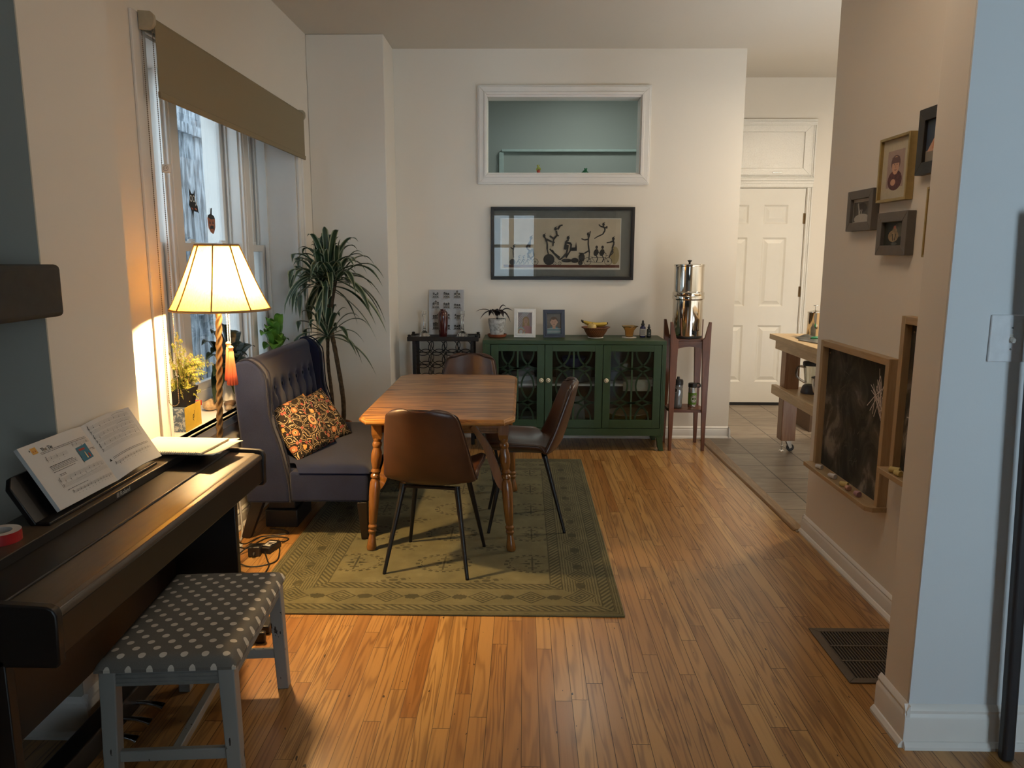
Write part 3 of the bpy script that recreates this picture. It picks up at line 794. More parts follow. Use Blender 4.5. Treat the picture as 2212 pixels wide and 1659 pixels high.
def make_chair():
    c = thing('dining_chair', 'brown leather shell chair at the near end of the table, its back to the viewer', 'chair', group='brown leather dining chairs')
    path = crm([(0, .225, .428), (0, .205, .446), (0, .12, .440), (0, -.02, .428), (0, -.11, .432), (0, -.175, .470), (0, -.212, .56), (0, -.245, .68), (0, -.268, .775), (0, -.274, .805)], 4)
    K = len(path) - 1
    def wid(t):
        pts = [(0, .150), (.06, .196), (.25, .222), (.42, .226), (.55, .222), (.68, .206), (.82, .180), (.93, .160), (.98, .135), (1, .10)]
        for (a, b), (c_, d) in zip(pts, pts[1:]):
            if t <= c_: f = (t - a) / (c_ - a); f = f * f * (3 - 2 * f) if False else f; return b + (d - b) * f
        return pts[-1][1]
    def fn(i, j):
        t = i; p = path[min(K, int(round(t * K)))]
        u = j * 2 - 1; w = wid(t)
        k = min(1, max(0, (t - .35) / .25)); k = k * k * (3 - 2 * k)
        lift = (abs(u) ** 2.2) * (.030 + .035 * math.sin(PI * min(1, t / .75)))
        fwd = (abs(u) ** 2.2) * (.085 * (1 - .55 * max(0, (t - .6) / .4)))
        return (u * w, p.y + k * fwd, p.z + (1 - k) * lift - k * .018 * abs(u) ** 3)
    s = MB(); s.surf(fn, K, 12)
    o = s.build('shell', LEATHER, c, subsurf=2, solid=.034, ang=180)
    for md in list(o.modifiers): pass
    s = MB(); rim = [fn(0, j / 12) for j in range(13)] + [fn(i / K, 1) for i in range(1, K + 1)] + [fn(1, 1 - j / 12) for j in range(1, 13)] + [fn(1 - i / K, 0) for i in range(1, K)]
    s.tube(crm(rim, 2, True), .0055, 6, closed=True); s.build('piping', pm('dark_seam', (.030, .012, .007), .4), c)
    b = MB()
    b.bar((-.14, .12, .408), (.14, .12, .408), .03, .010); b.bar((-.14, -.10, .404), (.14, -.10, .404), .03, .010); b.bar((0, .12, .406), (0, -.10, .404), .03, .008)
    b.build('seat_bracket', BLACKM, c)
    for (x, y, fx, fy) in ((-.13, -.10, -.200, -.205), (.13, -.10, .200, -.205), (-.13, .12, -.197, .205), (.13, .12, .197, .205)):
        l = MB(); l.cyl((x, y, .412), (fx, fy, .006), .0145, .0085, 14); l.cyl((fx, fy, .0), (fx, fy, .008), .0085, .009, 12)
        l.build('leg', BLACKM, c)
    return c
ch = make_chair()
ch.location = (-.422, 3.562, .009); ch.rotation_euler = (0, 0, rad(-8.5))
dup(ch, (.015, 4.135, .009), rad(92), 'brown leather shell chair drawn up to the right long side of the table')
dup(ch, (-.372, 4.985, .009), rad(178), 'brown leather shell chair at the far end of the table by the wine rack')

# ------------------------------------------------------------------ settee
st = thing('settee', 'navy blue upholstered settee with button-tufted back under the window', 'settee', (-1.15, 4.365, 0))
OX, OY = -1.15, 4.365
side = [(-1.44, .212), (-1.455, .52), (-1.480, .90), (-1.468, .940), (-1.44, .958), (-1.40, .965), (-1.36, .945), (-1.325, .905), (-1.310, .86), (-1.302, .68), (-1.285, .60), (-1.262, .53), (-1.238, .42), (-1.219, .30), (-1.216, .212)]
for sy in (-1, 1):
    b = MB(); y_ = sy * .565
    b.prism([(x - OX, z) for x, z in side], 'y', min(y_, y_ - sy * .075), max(y_, y_ - sy * .075))
    o = b.build('wing', BLUEF, st, bevel=.014, seg=3, ang=60)
    p = MB()
    for yy in (y_ - sy * .006, y_ - sy * .069):
        p.tube([(x - OX, yy, z) for x, z in crm([(x, z, 0) for x, z in side[3:]], 3) for z in (z,)] if False else [(q.x - OX + .004, yy, q.y + .003) for q in crm([(x, z, 0) for x, z in side[4:]], 3)], .004, 8)
    p.build('piping', BLUEP, o)
# back body
b = MB(); b.prism([(-1.44 - OX, .212), (-1.475 - OX, .90), (-1.462 - OX, .94), (-1.42 - OX, .962), (-1.39 - OX, .955), (-1.375 - OX, .93), (-1.335 - OX, .45), (-1.335 - OX, .212)], 'y', -.495, .495)
b.build('back_frame', BLUEF, st, bevel=.012, seg=3, ang=60)
def bk(i, j):
    y_ = -.492 + .984 * i; z = .40 + .545 * j
    x = -1.325 - .055 * j + .020 * math.sin(PI * min(1, j * 1.06)) ** .5
    dent = 0
    for row, zz in enumerate((.775, .62)):
        for k in range(7):
            yy = -.40 + k * .1333 + (0 if row == 0 else 0)
            dent += .034 * math.exp(-(((y_ - yy) ** 2 + (z - zz) ** 2) / .0011))
        for k in range(7):
            yy = -.40 + k * .1333
    for k in range(7):
        yy = -.40 + k * .1333
        if z < .775: dent += .011 * math.exp(-((y_ - yy) ** 2) / .00015)
    edge = min(i, 1 - i, j * .6 + .2, 1 - j); x -= dent + .05 * max(0, 1 - edge / .035) ** 2
    return (x - OX, y_, z)
b = MB(); b.surf(bk, 90, 46); o = b.build('back_cushion', BLUEF, st, ang=180)
for zz in (.775, .62):
    for k in range(7):
        yy = -.40 + k * .1333; j = (zz - .40) / .545
        q = MB(); q.ell((-1.325 - .055 * j + .004 - OX, yy, zz), (.006, .011, .011), 10, 6); q.build('button', BLUEP, o)
# seat
sb_ = MB()
sb_.box(-1.335 - OX, -.80 - OX, -.492, .492, .215, .376)
sb_.box(-1.215 - OX, -.80 - OX, -.555, .555, .215, .376)
sb_.build('seat_base', BLUEF, st, bevel=.016, seg=3)
def seat(i, j):
    return (-1.33 - OX + .536 * i, 0, 0)
b = MB()
def stf(i, j):
    x = -1.335 + .548 * i; lim = .492 if x < -1.20 else min(.562, .492 + (x + 1.20) * 2.0)
    y_ = (-1 + 2 * j) * lim
    e = min((x + .787 * 1) * -1 if False else (-.787 - x), .562 - abs(y_)); e = max(0, e)
    z = .375 + .036 * (1 - math.exp(-e / .022)) + .012 * math.sin(PI * i) * math.sin(PI * j)
    return (x - OX, y_, z)
b.surf(stf, 44, 60); b.build('seat_cushion', BLUEF, st, ang=180)
b = MB(); b.tube([(-.793 - OX, -.556 + 1.112 * k / 20, .379) for k in range(21)], .004, 6); b.build('seat_piping', BLUEP, st)
for sy in (-1, 1):
    b = MB(); b.bar((-.84 - OX, sy * .525, .215), (-.832 - OX, sy * .525, .012), .052, .052, .036, .036); b.build('leg', DARKLEG, st, bevel=.003)
    b = MB(); b.bar((-1.395 - OX, sy * .50, .215), (-1.475 - OX, sy * .495, .0), .062, .062, .046, .046, up=(0, 1, 0)); b.build('leg', DARKLEG, st, bevel=.003)

def pillow(loc, rot, label):
    hx_, hy_ = .172, .168
    b = MB()
    def f(sgn):
        def fn(i, j):
            u = i * 2 - 1; v = j * 2 - 1
            k = (1 - u * u) * (1 - v * v)
            pin = 1 - .055 * (1 - u ** 4) * abs(v) ** 3; pin2 = 1 - .055 * (1 - v ** 4) * abs(u) ** 3
            return (hx_ * u * pin2, hy_ * v * pin, sgn * (.056 * k ** .42 + .003 * math.sin(u * 9 + v * 4) * k))
        return fn
    b.surf(f(1), 30, 30).surf(f(-1), 30, 30)
    o = b.build('throw_pillow', PILLOW, loc=loc, merge=.0005, ang=180); o.rotation_euler = rot
    return tag(o, label, 'pillow', 'floral throw pillows on the settee')

e2 = V((.36, .92, .12)).normalized(); e1 = V((-.55, .15, .82)); e1 = (e1 - e2 * e1.dot(e2)).normalized(); en = e2.cross(e1)
PR = axes((0, 0, 0), e2, e1, en).to_euler()
pillow((-1.228, 4.10, .552), PR, 'floral throw pillow on the settee, the nearer one leaning over the other')
pillow((-1.205, 4.365, .530), axes((0, 0, 0), -(e2 + en * .10).normalized(), -e1, (en - e2 * .10).normalized()).to_euler(), 'floral throw pillow on the settee, half hidden behind its twin')

# ------------------------------------------------------------------ floor lamp
LX, LY = -1.375, 3.27
lp = thing('floor_lamp', 'lit floor lamp with twisted brass pole and yellow pleated shade', 'floor lamp', (LX, LY, 0))
b = MB(); b.lathe([(.135, 0), (.135, .010), (.120, .020), (.07, .028), (.035, .045), (.018, .07), (.012, .09)], n=32); b.build('base', BRASS, lp)
p0, p1 = V((0, 0, .08)), V((.076, -.01, 1.42))
def twist(i, j):
    z = j; q = 2 * PI * i
    c = p0.lerp(p1, z); rr = .0125 * (1 + .17 * math.cos(3 * (q - z * 62)))
    return (c.x + rr * math.cos(q), c.y + rr * math.sin(q), c.z)
b = MB(); b.surf(twist, 24, 260, closed=True); b.build('pole', BRASS, lp, ang=80)
ax = p0.lerp(p1, .98)
SHX, SHY = .076, -.010
b = MB(); b.cyl((SHX, SHY, 1.40), (SHX, SHY, 1.455), .016, .014, 14); b.cyl((SHX, SHY, 1.36), (SHX, SHY, 1.405), .022, .018, 14); b.build('socket', BRASS, lp)
ZB, ZT, RB, RT = 1.262, 1.532, .206, .088
sh = MB()
def shade(i, j):
    q = 2 * PI * i; f = j
    r = RB + (RT - RB) * (f ** .92); k = 8
    w = ((q / (2 * PI) * k) % 1) - .5
    r *= 1 - .030 * (.25 - w * w) * 4 * .6 - .012 * math.sin(PI * f)
    return (SHX + r * math.cos(q + .2), SHY + r * math.sin(q + .2), ZB + (ZT - ZB) * f)
sh.surf(shade, 64, 16, closed=True)
g = G('lamp_shade_cloth', .8); t_ = g.t
n = g.noise(g.vec(g.x * 30, g.y * 30, g.z * 3), 6, 3)
dif = t_.nodes.new('ShaderNodeBsdfDiffuse'); tl = t_.nodes.new('ShaderNodeBsdfTranslucent')
cc = g.ramp(n, [(.3, (.62, .37, .055)), (.7, (.68, .43, .08))])
g.inp(dif, 0, cc); g.inp(tl, 0, cc)
mx = t_.nodes.new('ShaderNodeMixShader'); mx.inputs[0].default_value = .5
t_.links.new(dif.outputs[0], mx.inputs[1]); t_.links.new(tl.outputs[0], mx.inputs[2]); t_.links.new(mx.outputs[0], t_.nodes['Material Output'].inputs[0])
SHADE = g.mat
so = sh.build('lamp_shade', SHADE, lp, ang=60)
TRM = pm('shade_braid', (.33, .20, .09), .8)
b = MB()
for rr, zz in ((RB, ZB), (RT, ZT)):
    b.tube([(SHX + rr * .985 * math.cos(2 * PI * k / 48), SHY + rr * .985 * math.sin(2 * PI * k / 48), zz) for k in range(48)], .0055, 6, closed=True)
for k in range(8):
    q = 2 * PI * k / 8 + .2
    pts = []
    for j in range(9):
        f = j / 8; r = (RB + (RT - RB) * (f ** .92)) * (1 - .012 * math.sin(PI * f)) + .001
        pts.append((SHX + r * math.cos(q), SHY + r * math.sin(q), ZB + (ZT - ZB) * f))
    b.tube(pts, .0036, 6)
b.build('shade_trim', TRM, so)
b = MB()
for k in range(3):
    q = 2 * PI * k / 3; b.tube([(SHX, SHY, 1.505), (SHX + RT * .97 * math.cos(q), SHY + RT * .97 * math.sin(q), 1.528)], .002, 5)
b.tube([(SHX, SHY, 1.44), (SHX + .05, SHY, 1.455), (SHX + .055, SHY, 1.485), (SHX, SHY, 1.51)], .0018, 5); b.tube([(SHX, SHY, 1.44), (SHX - .05, SHY, 1.455), (SHX - .055, SHY, 1.485), (SHX, SHY, 1.51)], .0018, 5)
b.lathe([(.0, .025), (.006, .02), (.008, .01), (.004, .0)][::-1], (SHX, SHY, 1.51), 10)
b.build('shade_harp', BRASS, lp)
MB().lathe([(.0, .0), (.076, .0), (.078, .004), (.0, .008)], (SHX, SHY, 1.508), 32).build('uplight_blocker', BRASS, lp)  # unseen disc added inside the shade to block the bulb's upward light
def chain(name, x, y, z0, z1, r, mat, parent, step=None):
    b = MB(); step = step or r * 2.3; n = int((z1 - z0) / step)
    for k in range(n): b.ell((x, y, z0 + k * step), r, 6, 4)
    b.tube([(x, y, z0), (x, y, z1)], r * .3, 4)
    return b.build(name, mat, parent)
TASS = []
g = G('orange_tassel', .7); f = g.z.smooth(-.16, -.01); n = g.noise(g.vec(g.x * 400, g.y * 400, g.z * 6), 1, 2)
g.col(g.mix(n * .4, g.ramp(f, [(0, (.45, .07, .03)), (.6, (.62, .17, .06)), (1, (.72, .36, .16))]), (.25, .04, .02))); TASS = g.mat
for k, (x, y, zt_) in enumerate(((.108, -.006, 1.092), (.090, .016, 1.108))):
    chain('pull_chain', x, y, zt_, 1.40, .0030, WHITEP, lp)
    b = MB(); n = 40
    def tf(q, z): return 1 + (.10 * math.sin(q * 13) + .05 * math.sin(q * 29)) * min(1, -z * 20)
    b.lathe([(.004, .012), (.009, .008), (.011, .0), (.009, -.008), (.011, -.014), (.013, -.05), (.018, -.11), (.023, -.152), (.021, -.160), (.0, -.157)], n=n, fr=tf)
    b.ell((0, 0, .002), (.012, .012, .010), 12, 6)
    b.build('tassel', TASS, lp, loc=(x, y, zt_), ang=60)
# ------------------------------------------------------------------ digital piano
PX0, PX1, PY0, PY1 = -1.355, -.978, 1.462, 2.768
pi = thing('digital_piano', 'black digital piano with closed key cover against the left wall', 'piano', (-1.17, 2.115, 0))
ox, oy = -1.17, 2.115
def P(bm): bm.M = Matrix.Translation((-ox, -oy, 0)); return bm
b = P(MB()); b.box(PX0, PX1 + .004, PY0 + .022, PY1 - .022, .655, .742); b.box(PX0, -1.09, PY0 + .022, PY1 - .022, .742, .775); b.build('key_bed', PIANOD, pi, bevel=.004)
b = P(MB()); b.prism([(-1.215, .745), (-1.215, .772), (-1.00, .766), (-.990, .762), (-.990, .745)], 'y', PY0 + .024, PY1 - .024); b.build('key_cover', PIANO, pi, bevel=.002)
b = P(MB()); b.prism([(-.992, .742), (-.992, .764), (-.976, .760), (-.971, .750), (-.971, .742)], 'y', PY0 + .024, PY1 - .024); b.build('cover_lip', pm('piano_lip', (.075, .06, .045), .28), pi, bevel=.002)
b = P(MB()); b.box(PX0, -1.205, PY0 + .022, PY1 - .022, .772, .800); b.build('top_panel', PIANO, pi, bevel=.003)
b = P(MB()); b.box(-1.2052, -1.2035, PY0 + .025, PY1 - .025, .776, .7985); b.build('front_strip', PIANOD, pi)
for y0, y1 in ((PY0, PY0 + .024), (PY1 - .024, PY1)):
    b = P(MB()); pr_ = [(PX0, .64), (PX0, .806), (-1.215, .806), (-1.195, .802), (-1.165, .790), (-1.12, .783), (-.985, .776), (-.972, .770), (-.965, .755), (-.968, .648), (-.975, .638)]
    b.prism(pr_, 'y', y0, y1); b.build('end_cap', PIANOD, pi, bevel=.004)
    b = P(MB()); yy = y0 + (.0 if y0 < 2 else -.004); b.box(PX0, -1.085, yy, yy + .028, .0, .655); b.build('side_panel', PIANOD, pi, bevel=.003)
    b = P(MB()); b.box(PX0 + .02, -1.0, yy + .002, yy + .026, .0, .045); b.build('foot', PIANOD, pi, bevel=.006)
b = P(MB()); b.box(PX0 + .01, PX0 + .028, PY0 + .024, PY1 - .024, .22, .655); b.build('back_panel', PIANOD, pi)
b = P(MB()); b.box(-1.30, -1.235, PY0 + .024, PY1 - .024, .05, .125); b.build('pedal_board', PIANOD, pi, bevel=.006)
for y in (2.055, 2.140, 2.225):
    b = P(MB()); b.add([], []); pts = crm([(-1.24, y, .075), (-1.20, y, .074), (-1.165, y, .066), (-1.15, y, .060)], 4); b.tube(pts, [.006 + .009 * (k / (len(pts) - 1)) for k in range(len(pts))], 10); o = b.build('pedal', CHROME, pi)
# music rest
MR = P(MB()); tilt = rad(31)
def rest(u, v, w):  # u along y, v up the slope, w out of the face (+x side)
    return (-1.262 - math.sin(tilt) * v + math.cos(tilt) * w, u, .802 + math.cos(tilt) * v + math.sin(tilt) * w)
out = [(1.872, 0), (2.42, 0), (2.42, .115), (2.395, .14), (1.897, .14), (1.872, .115)]
MR.add([rest(u, v, 0) for u, v in out] + [rest(u, v, -.016) for u, v in out], [tuple(range(6)), tuple(range(6, 12))[::-1]] + [(i, (i + 1) % 6, 6 + (i + 1) % 6, 6 + i) for i in range(6)])
MR.build('music_rest', PIANOD, pi, bevel=.003)
MR = P(MB()); MR.box(-1.262, -1.226, 1.872, 2.46, .8005, .809); MR.build('rest_ledge', PIANOD, pi, bevel=.002)
LOGO = pm('logo_silver', (.50, .47, .42), .5)
text('maker_name', 'Roland', .021, Matrix.Translation((-ox, -oy, 0)) @ axes((-1.2030, 2.175, .7815), (0, 1, 0), (0, 0, 1), (1, 0, 0)), LOGO, pi)
d = Dec(Matrix.Translation((-ox, -oy, 0)) @ axes((-1.2034, 2.156, .7815), (0, 1, 0), (0, 0, 1), (1, 0, 0)))
for k in range(6): d.rect(.0, .015, .0006 + k * .0024, .0019 + k * .0024)
d.build('maker_mark', [LOGO], pi)

# ---- open music book on the rest
bk_ = thing('music_book', 'open piano lesson book standing on the music rest', 'book', (-1.243, 2.235, .8100))
TL = rad(31)
def page(yc, sgn, W, H, lift, n=14):
    pass
def bookM():  # plane: u along +y, v up the slope, w toward the player
    ex = V((0, 1, 0)); ey = V((-math.sin(TL), 0, math.cos(TL))); ez = ex.cross(ey)
    return axes((0, 0, 0), ex, ey, ez)
BM = bookM(); HB = .196
def leafz(u, side): # height of the page surface above the rest plane
    a = abs(u); return .004 + .016 * math.sin(min(1, a / .10) * PI / 2) * (1 - a * 1.6) if side < 0 else .004 + .013 * math.sin(min(1, a / .07) * PI / 2) * (1 - a * 1.2) + .03 * max(0, a - .14) ** 1.0
for side, wd in ((-1, .300), (1, .265)):
    nm = 'left_pages' if side < 0 else 'right_pages'
    b = MB(BM)
    fn = lambda i, j: (side * wd * i * (1 - .0 * j), HB * j + (.004 * i if side < 0 else .006 * math.sin(PI * i)), leafz(wd * i, side))
    b.surf(fn, 18, 2); b.surf(lambda i, j: (side * wd * i, HB * j + (.004 * i if side < 0 else .006 * math.sin(PI * i)), .001 + (.002 if side > 0 else 0)), 18, 2)
    e = 1
    b.surf(lambda i, j: (side * wd, HB * j + (.004 if side < 0 else 0), .001 + (leafz(wd, side) - .001) * i), 3, 2)
    b.surf(lambda i, j: (side * wd * j, (.004 * j if side < 0 else .006 * math.sin(PI * j)), .001 + (leafz(wd * j, side) - .001) * i), 2, 18)
    b.surf(lambda i, j: (side * wd * j, HB + (.004 * j if side < 0 else .006 * math.sin(PI * j)), .001 + (leafz(wd * j, side) - .001) * i), 2, 18)
    po = b.build(nm, PAPER, bk_, merge=.0002, ang=30)
    # print
    class PD(Dec):
        def __init__(s): s.b = MB(BM); s.h = .0006
        def map(s, u, v):
            i = min(1, abs(u) / wd); return (u, v + (.004 * i if side < 0 else .006 * math.sin(PI * i)), leafz(abs(u), side) + s.h)
        def poly(s, pts, mat=0):
            n = len(pts); s.b.add([s.map(*p) for p in pts], [tuple(range(n))], mat); s.h += .00001
        def line(s, pts, w, mat=0):
            for (a, b_), (c, d_) in zip(pts, pts[1:]):
                k = max(1, int(abs(c - a) / .02))
                for q in range(k):
                    a1, b1 = a + (c - a) * q / k, b_ + (d_ - b_) * q / k; c1, d1 = a + (c - a) * (q + 1) / k, b_ + (d_ - b_) * (q + 1) / k
                    L = math.hypot(c1 - a1, d1 - b1) or 1e-6; nx, ny = -(d1 - b1) / L * w / 2, (c1 - a1) / L * w / 2
                    s.b.add([s.map(a1 - nx, b1 - ny), s.map(c1 - nx, d1 - ny), s.map(c1 + nx, d1 + ny), s.map(a1 + nx, b1 + ny)], [(0, 1, 2, 3)], mat)
    d = PD()
    KU, KV = (1.40 if side < 0 else 1.27), .684
    def staff(u0, u1, v, gap=.0022, notes=6, clef='t'):
        u0 *= KU; u1 *= KU; v *= KV
        for k in range(5): d.line([(u0, v + k * gap), (u1, v + k * gap)], .0003, 1)
        if clef == 't':
            d.line([(u0 + .005, v - .004), (u0 + .0062, v + .014), (u0 + .008, v + .012), (u0 + .003, v + .004), (u0 + .006, v + .001), (u0 + .008, v + .004)], .001, 0)
        else:
            d.line([(u0 + .003, v + .002), (u0 + .008, v + .006), (u0 + .006, v + .0095), (u0 + .003, v + .008)], .0012, 0)
        for k in range(notes):
            uu = u0 + .016 + (u1 - u0 - .02) * (k + .3) / notes; vv = v + gap * random.choice((-1, 0, 1, 1.5, 2))
            d.ell(uu, vv, .0016, .0013, 0, 8); d.line([(uu + .0014, vv), (uu + .0014, vv + .008)], .0004, 0)
            d.rect(uu - .002, uu + .002, v - .0065, v - .0055, 1)
    def para(u0, u1, v, n, h=.0042, mat=1):
        u0 *= KU; u1 *= KU; v *= KV
        for k in range(n):
            u = u0
            while u < u1 - .004:
                w_ = random.uniform(.003, .010); d.rect(u, min(u1, u + w_), v - k * h, v - k * h + .0018, mat); u += w_ + .0014
    if side < 0:
        L0 = -.188
        d.rect(-.262, -.240, .165, .184, 2); d.ell(-.256, .173, .0018, .0022, 4, 8); d.ell(-.247, .173, .0018, .0022, 4, 8); d.ell(-.267, .178, .002, .003, 0, 8)
        para(L0 + .02, -.012, .236, 2)
        staff(L0 + .02, -.10, .196, notes=3); staff(-.078, -.008, .212, notes=4, clef='b')
        para(L0 + .018, -.098, .17, 1, mat=0); para(L0 + .018, -.09, .164, 3); para(L0 + .018, -.098, .143, 1)
        d.poly([(-.105, .092), (-.048, .096), (-.046, .142), (-.103, .138)], 3)
        d.rect(-.096, -.066, .126, .132, 4); d.poly([(-.080, .099), (-.073, .099), (-.075, .119), (-.078, .119)], 5); d.ell(-.062, .106, .005, .007, 4, 10)
        para(L0 + .028, L0 + .05, .126, 2, .004)
        staff(L0 + .016, -.008, .098, notes=9); staff(L0 + .016, -.008, .072, notes=0, clef='b'); d.line([(-.241, .049), (-.241, .077)], .0008, 0)
        d.line([(-.18, .056), (-.08, .060), (-.016, .066)], .0004, 1)
        para(L0 + .022, -.098, .057, 1)
        staff(L0 + .03, -.006, .036, .0016, 12, 'b'); para(-.030, -.008, .178, 1, mat=0); para(-.02, -.008, .172, 1)
    else:
        for k, vv in enumerate((.252, .206, .160)):
            staff(.010, .19, vv, notes=(7, 8, 7)[k]); staff(.010, .19, vv - .022, notes=0, clef='b')
            d.line([(.152, vv * KV + .013), (.19, vv * KV + .017), (.226, vv * KV + .014)], .0006, 0)
        d.line([(.24, .103), (.24, .130)], .0008, 0)
        d.poly([(.015, .059), (.025, .059), (.020, .068)], 0); para(.026, .19, .095, 2)
        staff(.02, .19, .062, .0016, 11, 'b')
    d.build('ink_print', [INK, INKG, pm('print_orange', (.62, .33, .07), .8), pm('print_blue', (.035, .16, .24), .8), pm('print_red', (.35, .05, .03), .8), pm('print_cream', (.6, .5, .3), .8)], po)
    if side < 0:
        tz = leafz(.20, side) + .0012
        text('page_title', 'The Tie', .0155, BM @ axes((-.228, .168, tz), (1, -.02, .0), (0, 1, 0), (0, 0, 1)), INK, po)
# ---- notebooks and loose sheets on the far end of the top
def sheets(name, label, loc, rz, w, h, t, mat, n, jit, cat):
    o = thing(name, label, cat, loc, rz)
    return o
nbk = thing('notebook', 'open spiral notebook with blank cream pages on the far end of the piano', 'notebook', (-1.245, 2.635, .803), rad(-4))
b = MB(); b.box(-.125, .15, -.108, .108, .016, .021); b.box(-.127, .152, -.11, .11, .0145, .0162, 1); 
b.build('page_block', [PAPERY, pm('card_back', (.33, .2, .1), .8)], nbk, bevel=.001)
b = MB()
for k in range(34):
    x = -.118 + k * .0078
    b.tube([(x, -.108 + .0055 * math.cos(q), .0185 + .0055 * math.sin(q)) for q in [2 * PI * j / 8 for j in range(8)]], .0008, 4, closed=True)
b.build('spiral_binding', pm('spiral_wire', (.20, .20, .24), .35, .8), nbk)
d = Dec(axes((0, 0, .0212), (1, 0, 0), (0, 1, 0), (0, 0, 1)))
for k in range(12): d.rect(-.11 + k * .018, -.11 + k * .018 + random.uniform(.003, .013), .083, .0855, 0)
d.build('handwriting', [INKG], nbk)
for k, (dx, dy, rz, w, h, lab) in enumerate(((.02, .02, 3, .30, .215, 'loose cream sheet under the spiral notebook on the piano, lowest of the pile'), (.038, -.005, -7, .295, .212, 'loose cream sheet under the spiral notebook on the piano, turned askew'))):
    b = MB()
    b.surf(lambda i, j: (-w / 2 + w * i, -h / 2 + h * j, .0 + .010 * max(0, i - .75) * (1 + .6 * math.sin(j * 9 + k)) + (.0012 if k else 0)), 16, 10)
    o = b.build('loose_sheet', PAPERY, loc=(-1.232 + dx, 2.648 + dy, .8075 + k * .005), solid=.002, ang=180); o.rotation_euler = (0, 0, rad(rz)); tag(o, lab, 'paper', 'papers on the piano')
# ---- roll of red tape
b = thing('tape_roll', 'roll of red tape lying on the near end of the piano', 'tape', (-1.282, 1.765, .8005))
m = MB(); m.lathe([(.040, 0), (.046, 0), (.046, .026), (.040, .026), (.040, 0)], n=40, cap=False); m.build('tape_winding', RED, b, ang=40)
m = MB(); m.lathe([(.0455, .0263), (.0265, .0263), (.0265, .0008), (.039, .0008), (.039, .0262)], n=40, cap=False); m.build('paper_core', pm('tape_white', (.62, .58, .54), .6), b)

# ------------------------------------------------------------------ piano bench
bn = thing('piano_bench', 'grey painted bench with a polka dot padded seat in front of the piano', 'bench', (-.980, 2.165, 0), rad(4.5))
hx, hy, zt = .178, .285, .405
for sx in (-1, 1):
    for sy in (-1, 1):
        b = MB(); x, y = sx * (hx - .022), sy * (hy - .022); k = .012
        b.bar((x, y, .398), (x + sx * k, y + sy * k, 0), .044, .044, .038, .038, up=(0, 1, 0)); b.build('leg', GREYW, bn, bevel=.003)
b = MB()
for sy in (-1, 1):
    y = sy * (hy - .014); b.box(-hx + .03, hx - .03, y - .009, y + .009, .345, .398)
    for k in range(4): b.box(-hx + .04, hx - .04, y + sy * .006 - .005, y + sy * .006 + .005, .350 + k * .012, .357 + k * .012)
for sx in (-1, 1):
    x = sx * (hx - .014); b.box(x - .009, x + .009, -hy + .03, hy - .03, .345, .398)
    for k in range(4): b.box(x + sx * .006 - .005, x + sx * .006 + .005, -hy + .04, hy - .04, .350 + k * .012, .357 + k * .012)
b.build('apron', GREYP, bn, bevel=.0015)
for sy in (-1, 1): MB().box(-hx + .02, hx - .02, sy * (hy - .018) - .009, sy * (hy - .018) + .009, .115, .148).build('end_stretcher', GREYW, bn, bevel=.003)
b = MB(); b.box(-.012, .012, -hy + .02, hy - .02, .118, .145); b.build('centre_stretcher', GREYW, bn, bevel=.003)
b = MB()
def cus(i, j):
    x = (-1 + 2 * i); y = (-1 + 2 * j)
    ex, ey = (hx + .008) * x, (hy + .008) * y
    d_ = min(hx + .008 - abs(ex), hy + .008 - abs(ey))
    wr = .0016 * math.sin(ey * 90 + x * 3) * max(0, x - .6) * 2.2
    return (ex, ey, .398 + .030 * (1 - math.exp(-d_ / .010)) + .006 * math.cos(x * 1.4) * math.cos(y * 1.4) + wr)
b.surf(cus, 50, 70); b.box(-hx - .008, hx + .008, -hy - .008, hy + .008, .392, .4005)
b.build('seat_cushion', DOTS, bn, ang=50)
# black adapter box on the floor beyond the bench
b = MB(); b.box(-.026, .026, -.045, .045, 0, .034); o = b.build('power_adapter', BLACKP, loc=(-1.036, 2.86, 0), bevel=.005); o.rotation_euler = (0, 0, rad(4)); tag(o, 'black power adapter on the floor beyond the polka dot bench', 'adapter')

# ------------------------------------------------------------------ dark slab shelf on the left
o = MB().box(-1.95, -1.300, 1.0, 2.15, 1.322, 1.467).build('wall_shelf', pm('charcoal_paint', (.055, .054, .050), .8, 0, .2), bevel=.014, seg=3)
tag(o, 'thick charcoal grey shelf slab jutting in above the piano at the left edge', 'shelf')
# dark slim leg leaning at the right edge
b = MB(); b.bar((1.461, 2.100, .0), (1.386, 2.100, 1.62), .036, .034, up=(0, 1, 0)); o = b.build('dark_pole', pm('dark_grey_pole', (.022, .022, .026), .45), bevel=.01, seg=3)
tag(o, 'dark slim board leaning against the pale blue wall below the light switch', 'board')
# ------------------------------------------------------------------ green sideboard
SX0, SX1, SYF, SYB, SZ = -.308, 1.080, 5.730, 6.135, .855
sb = thing('sideboard', 'dark green sideboard with three glazed fretwork doors against the back wall', 'sideboard', (.386, 5.93, 0))
qx, qy = .386, 5.93
def S(): return MB(Matrix.Translation((-qx, -qy, 0)))
S().box(SX0, SX1, SYF, SYB, SZ - .030, SZ).build('top', GREEN, sb, bevel=.002)
b = S()
b.box(SX0, SX0 + .022, SYF, SYB, .12, SZ - .03); b.box(SX1 - .022, SX1, SYF, SYB, .12, SZ - .03)
b.box(SX0 + .022, SX1 - .022, SYF + .0005, SYF + .02, .1205, .178); b.box(SX0 + .022, SX1 - .022, SYF + .02, SYB, .165, .1775)
b.build('body', GREEN, sb, bevel=.002)
S().box(SX0 + .02, SX1 - .02, SYB - .012, SYB, .13, SZ - .03).build('back_panel', GREEN_IN, sb)
D3 = [-.247, .163, .603, 1.046]; b = S()
for k in (1, 2): b.box(D3[k] - .008, D3[k] + .008, SYF + .03, SYB - .012, .178, SZ - .03)
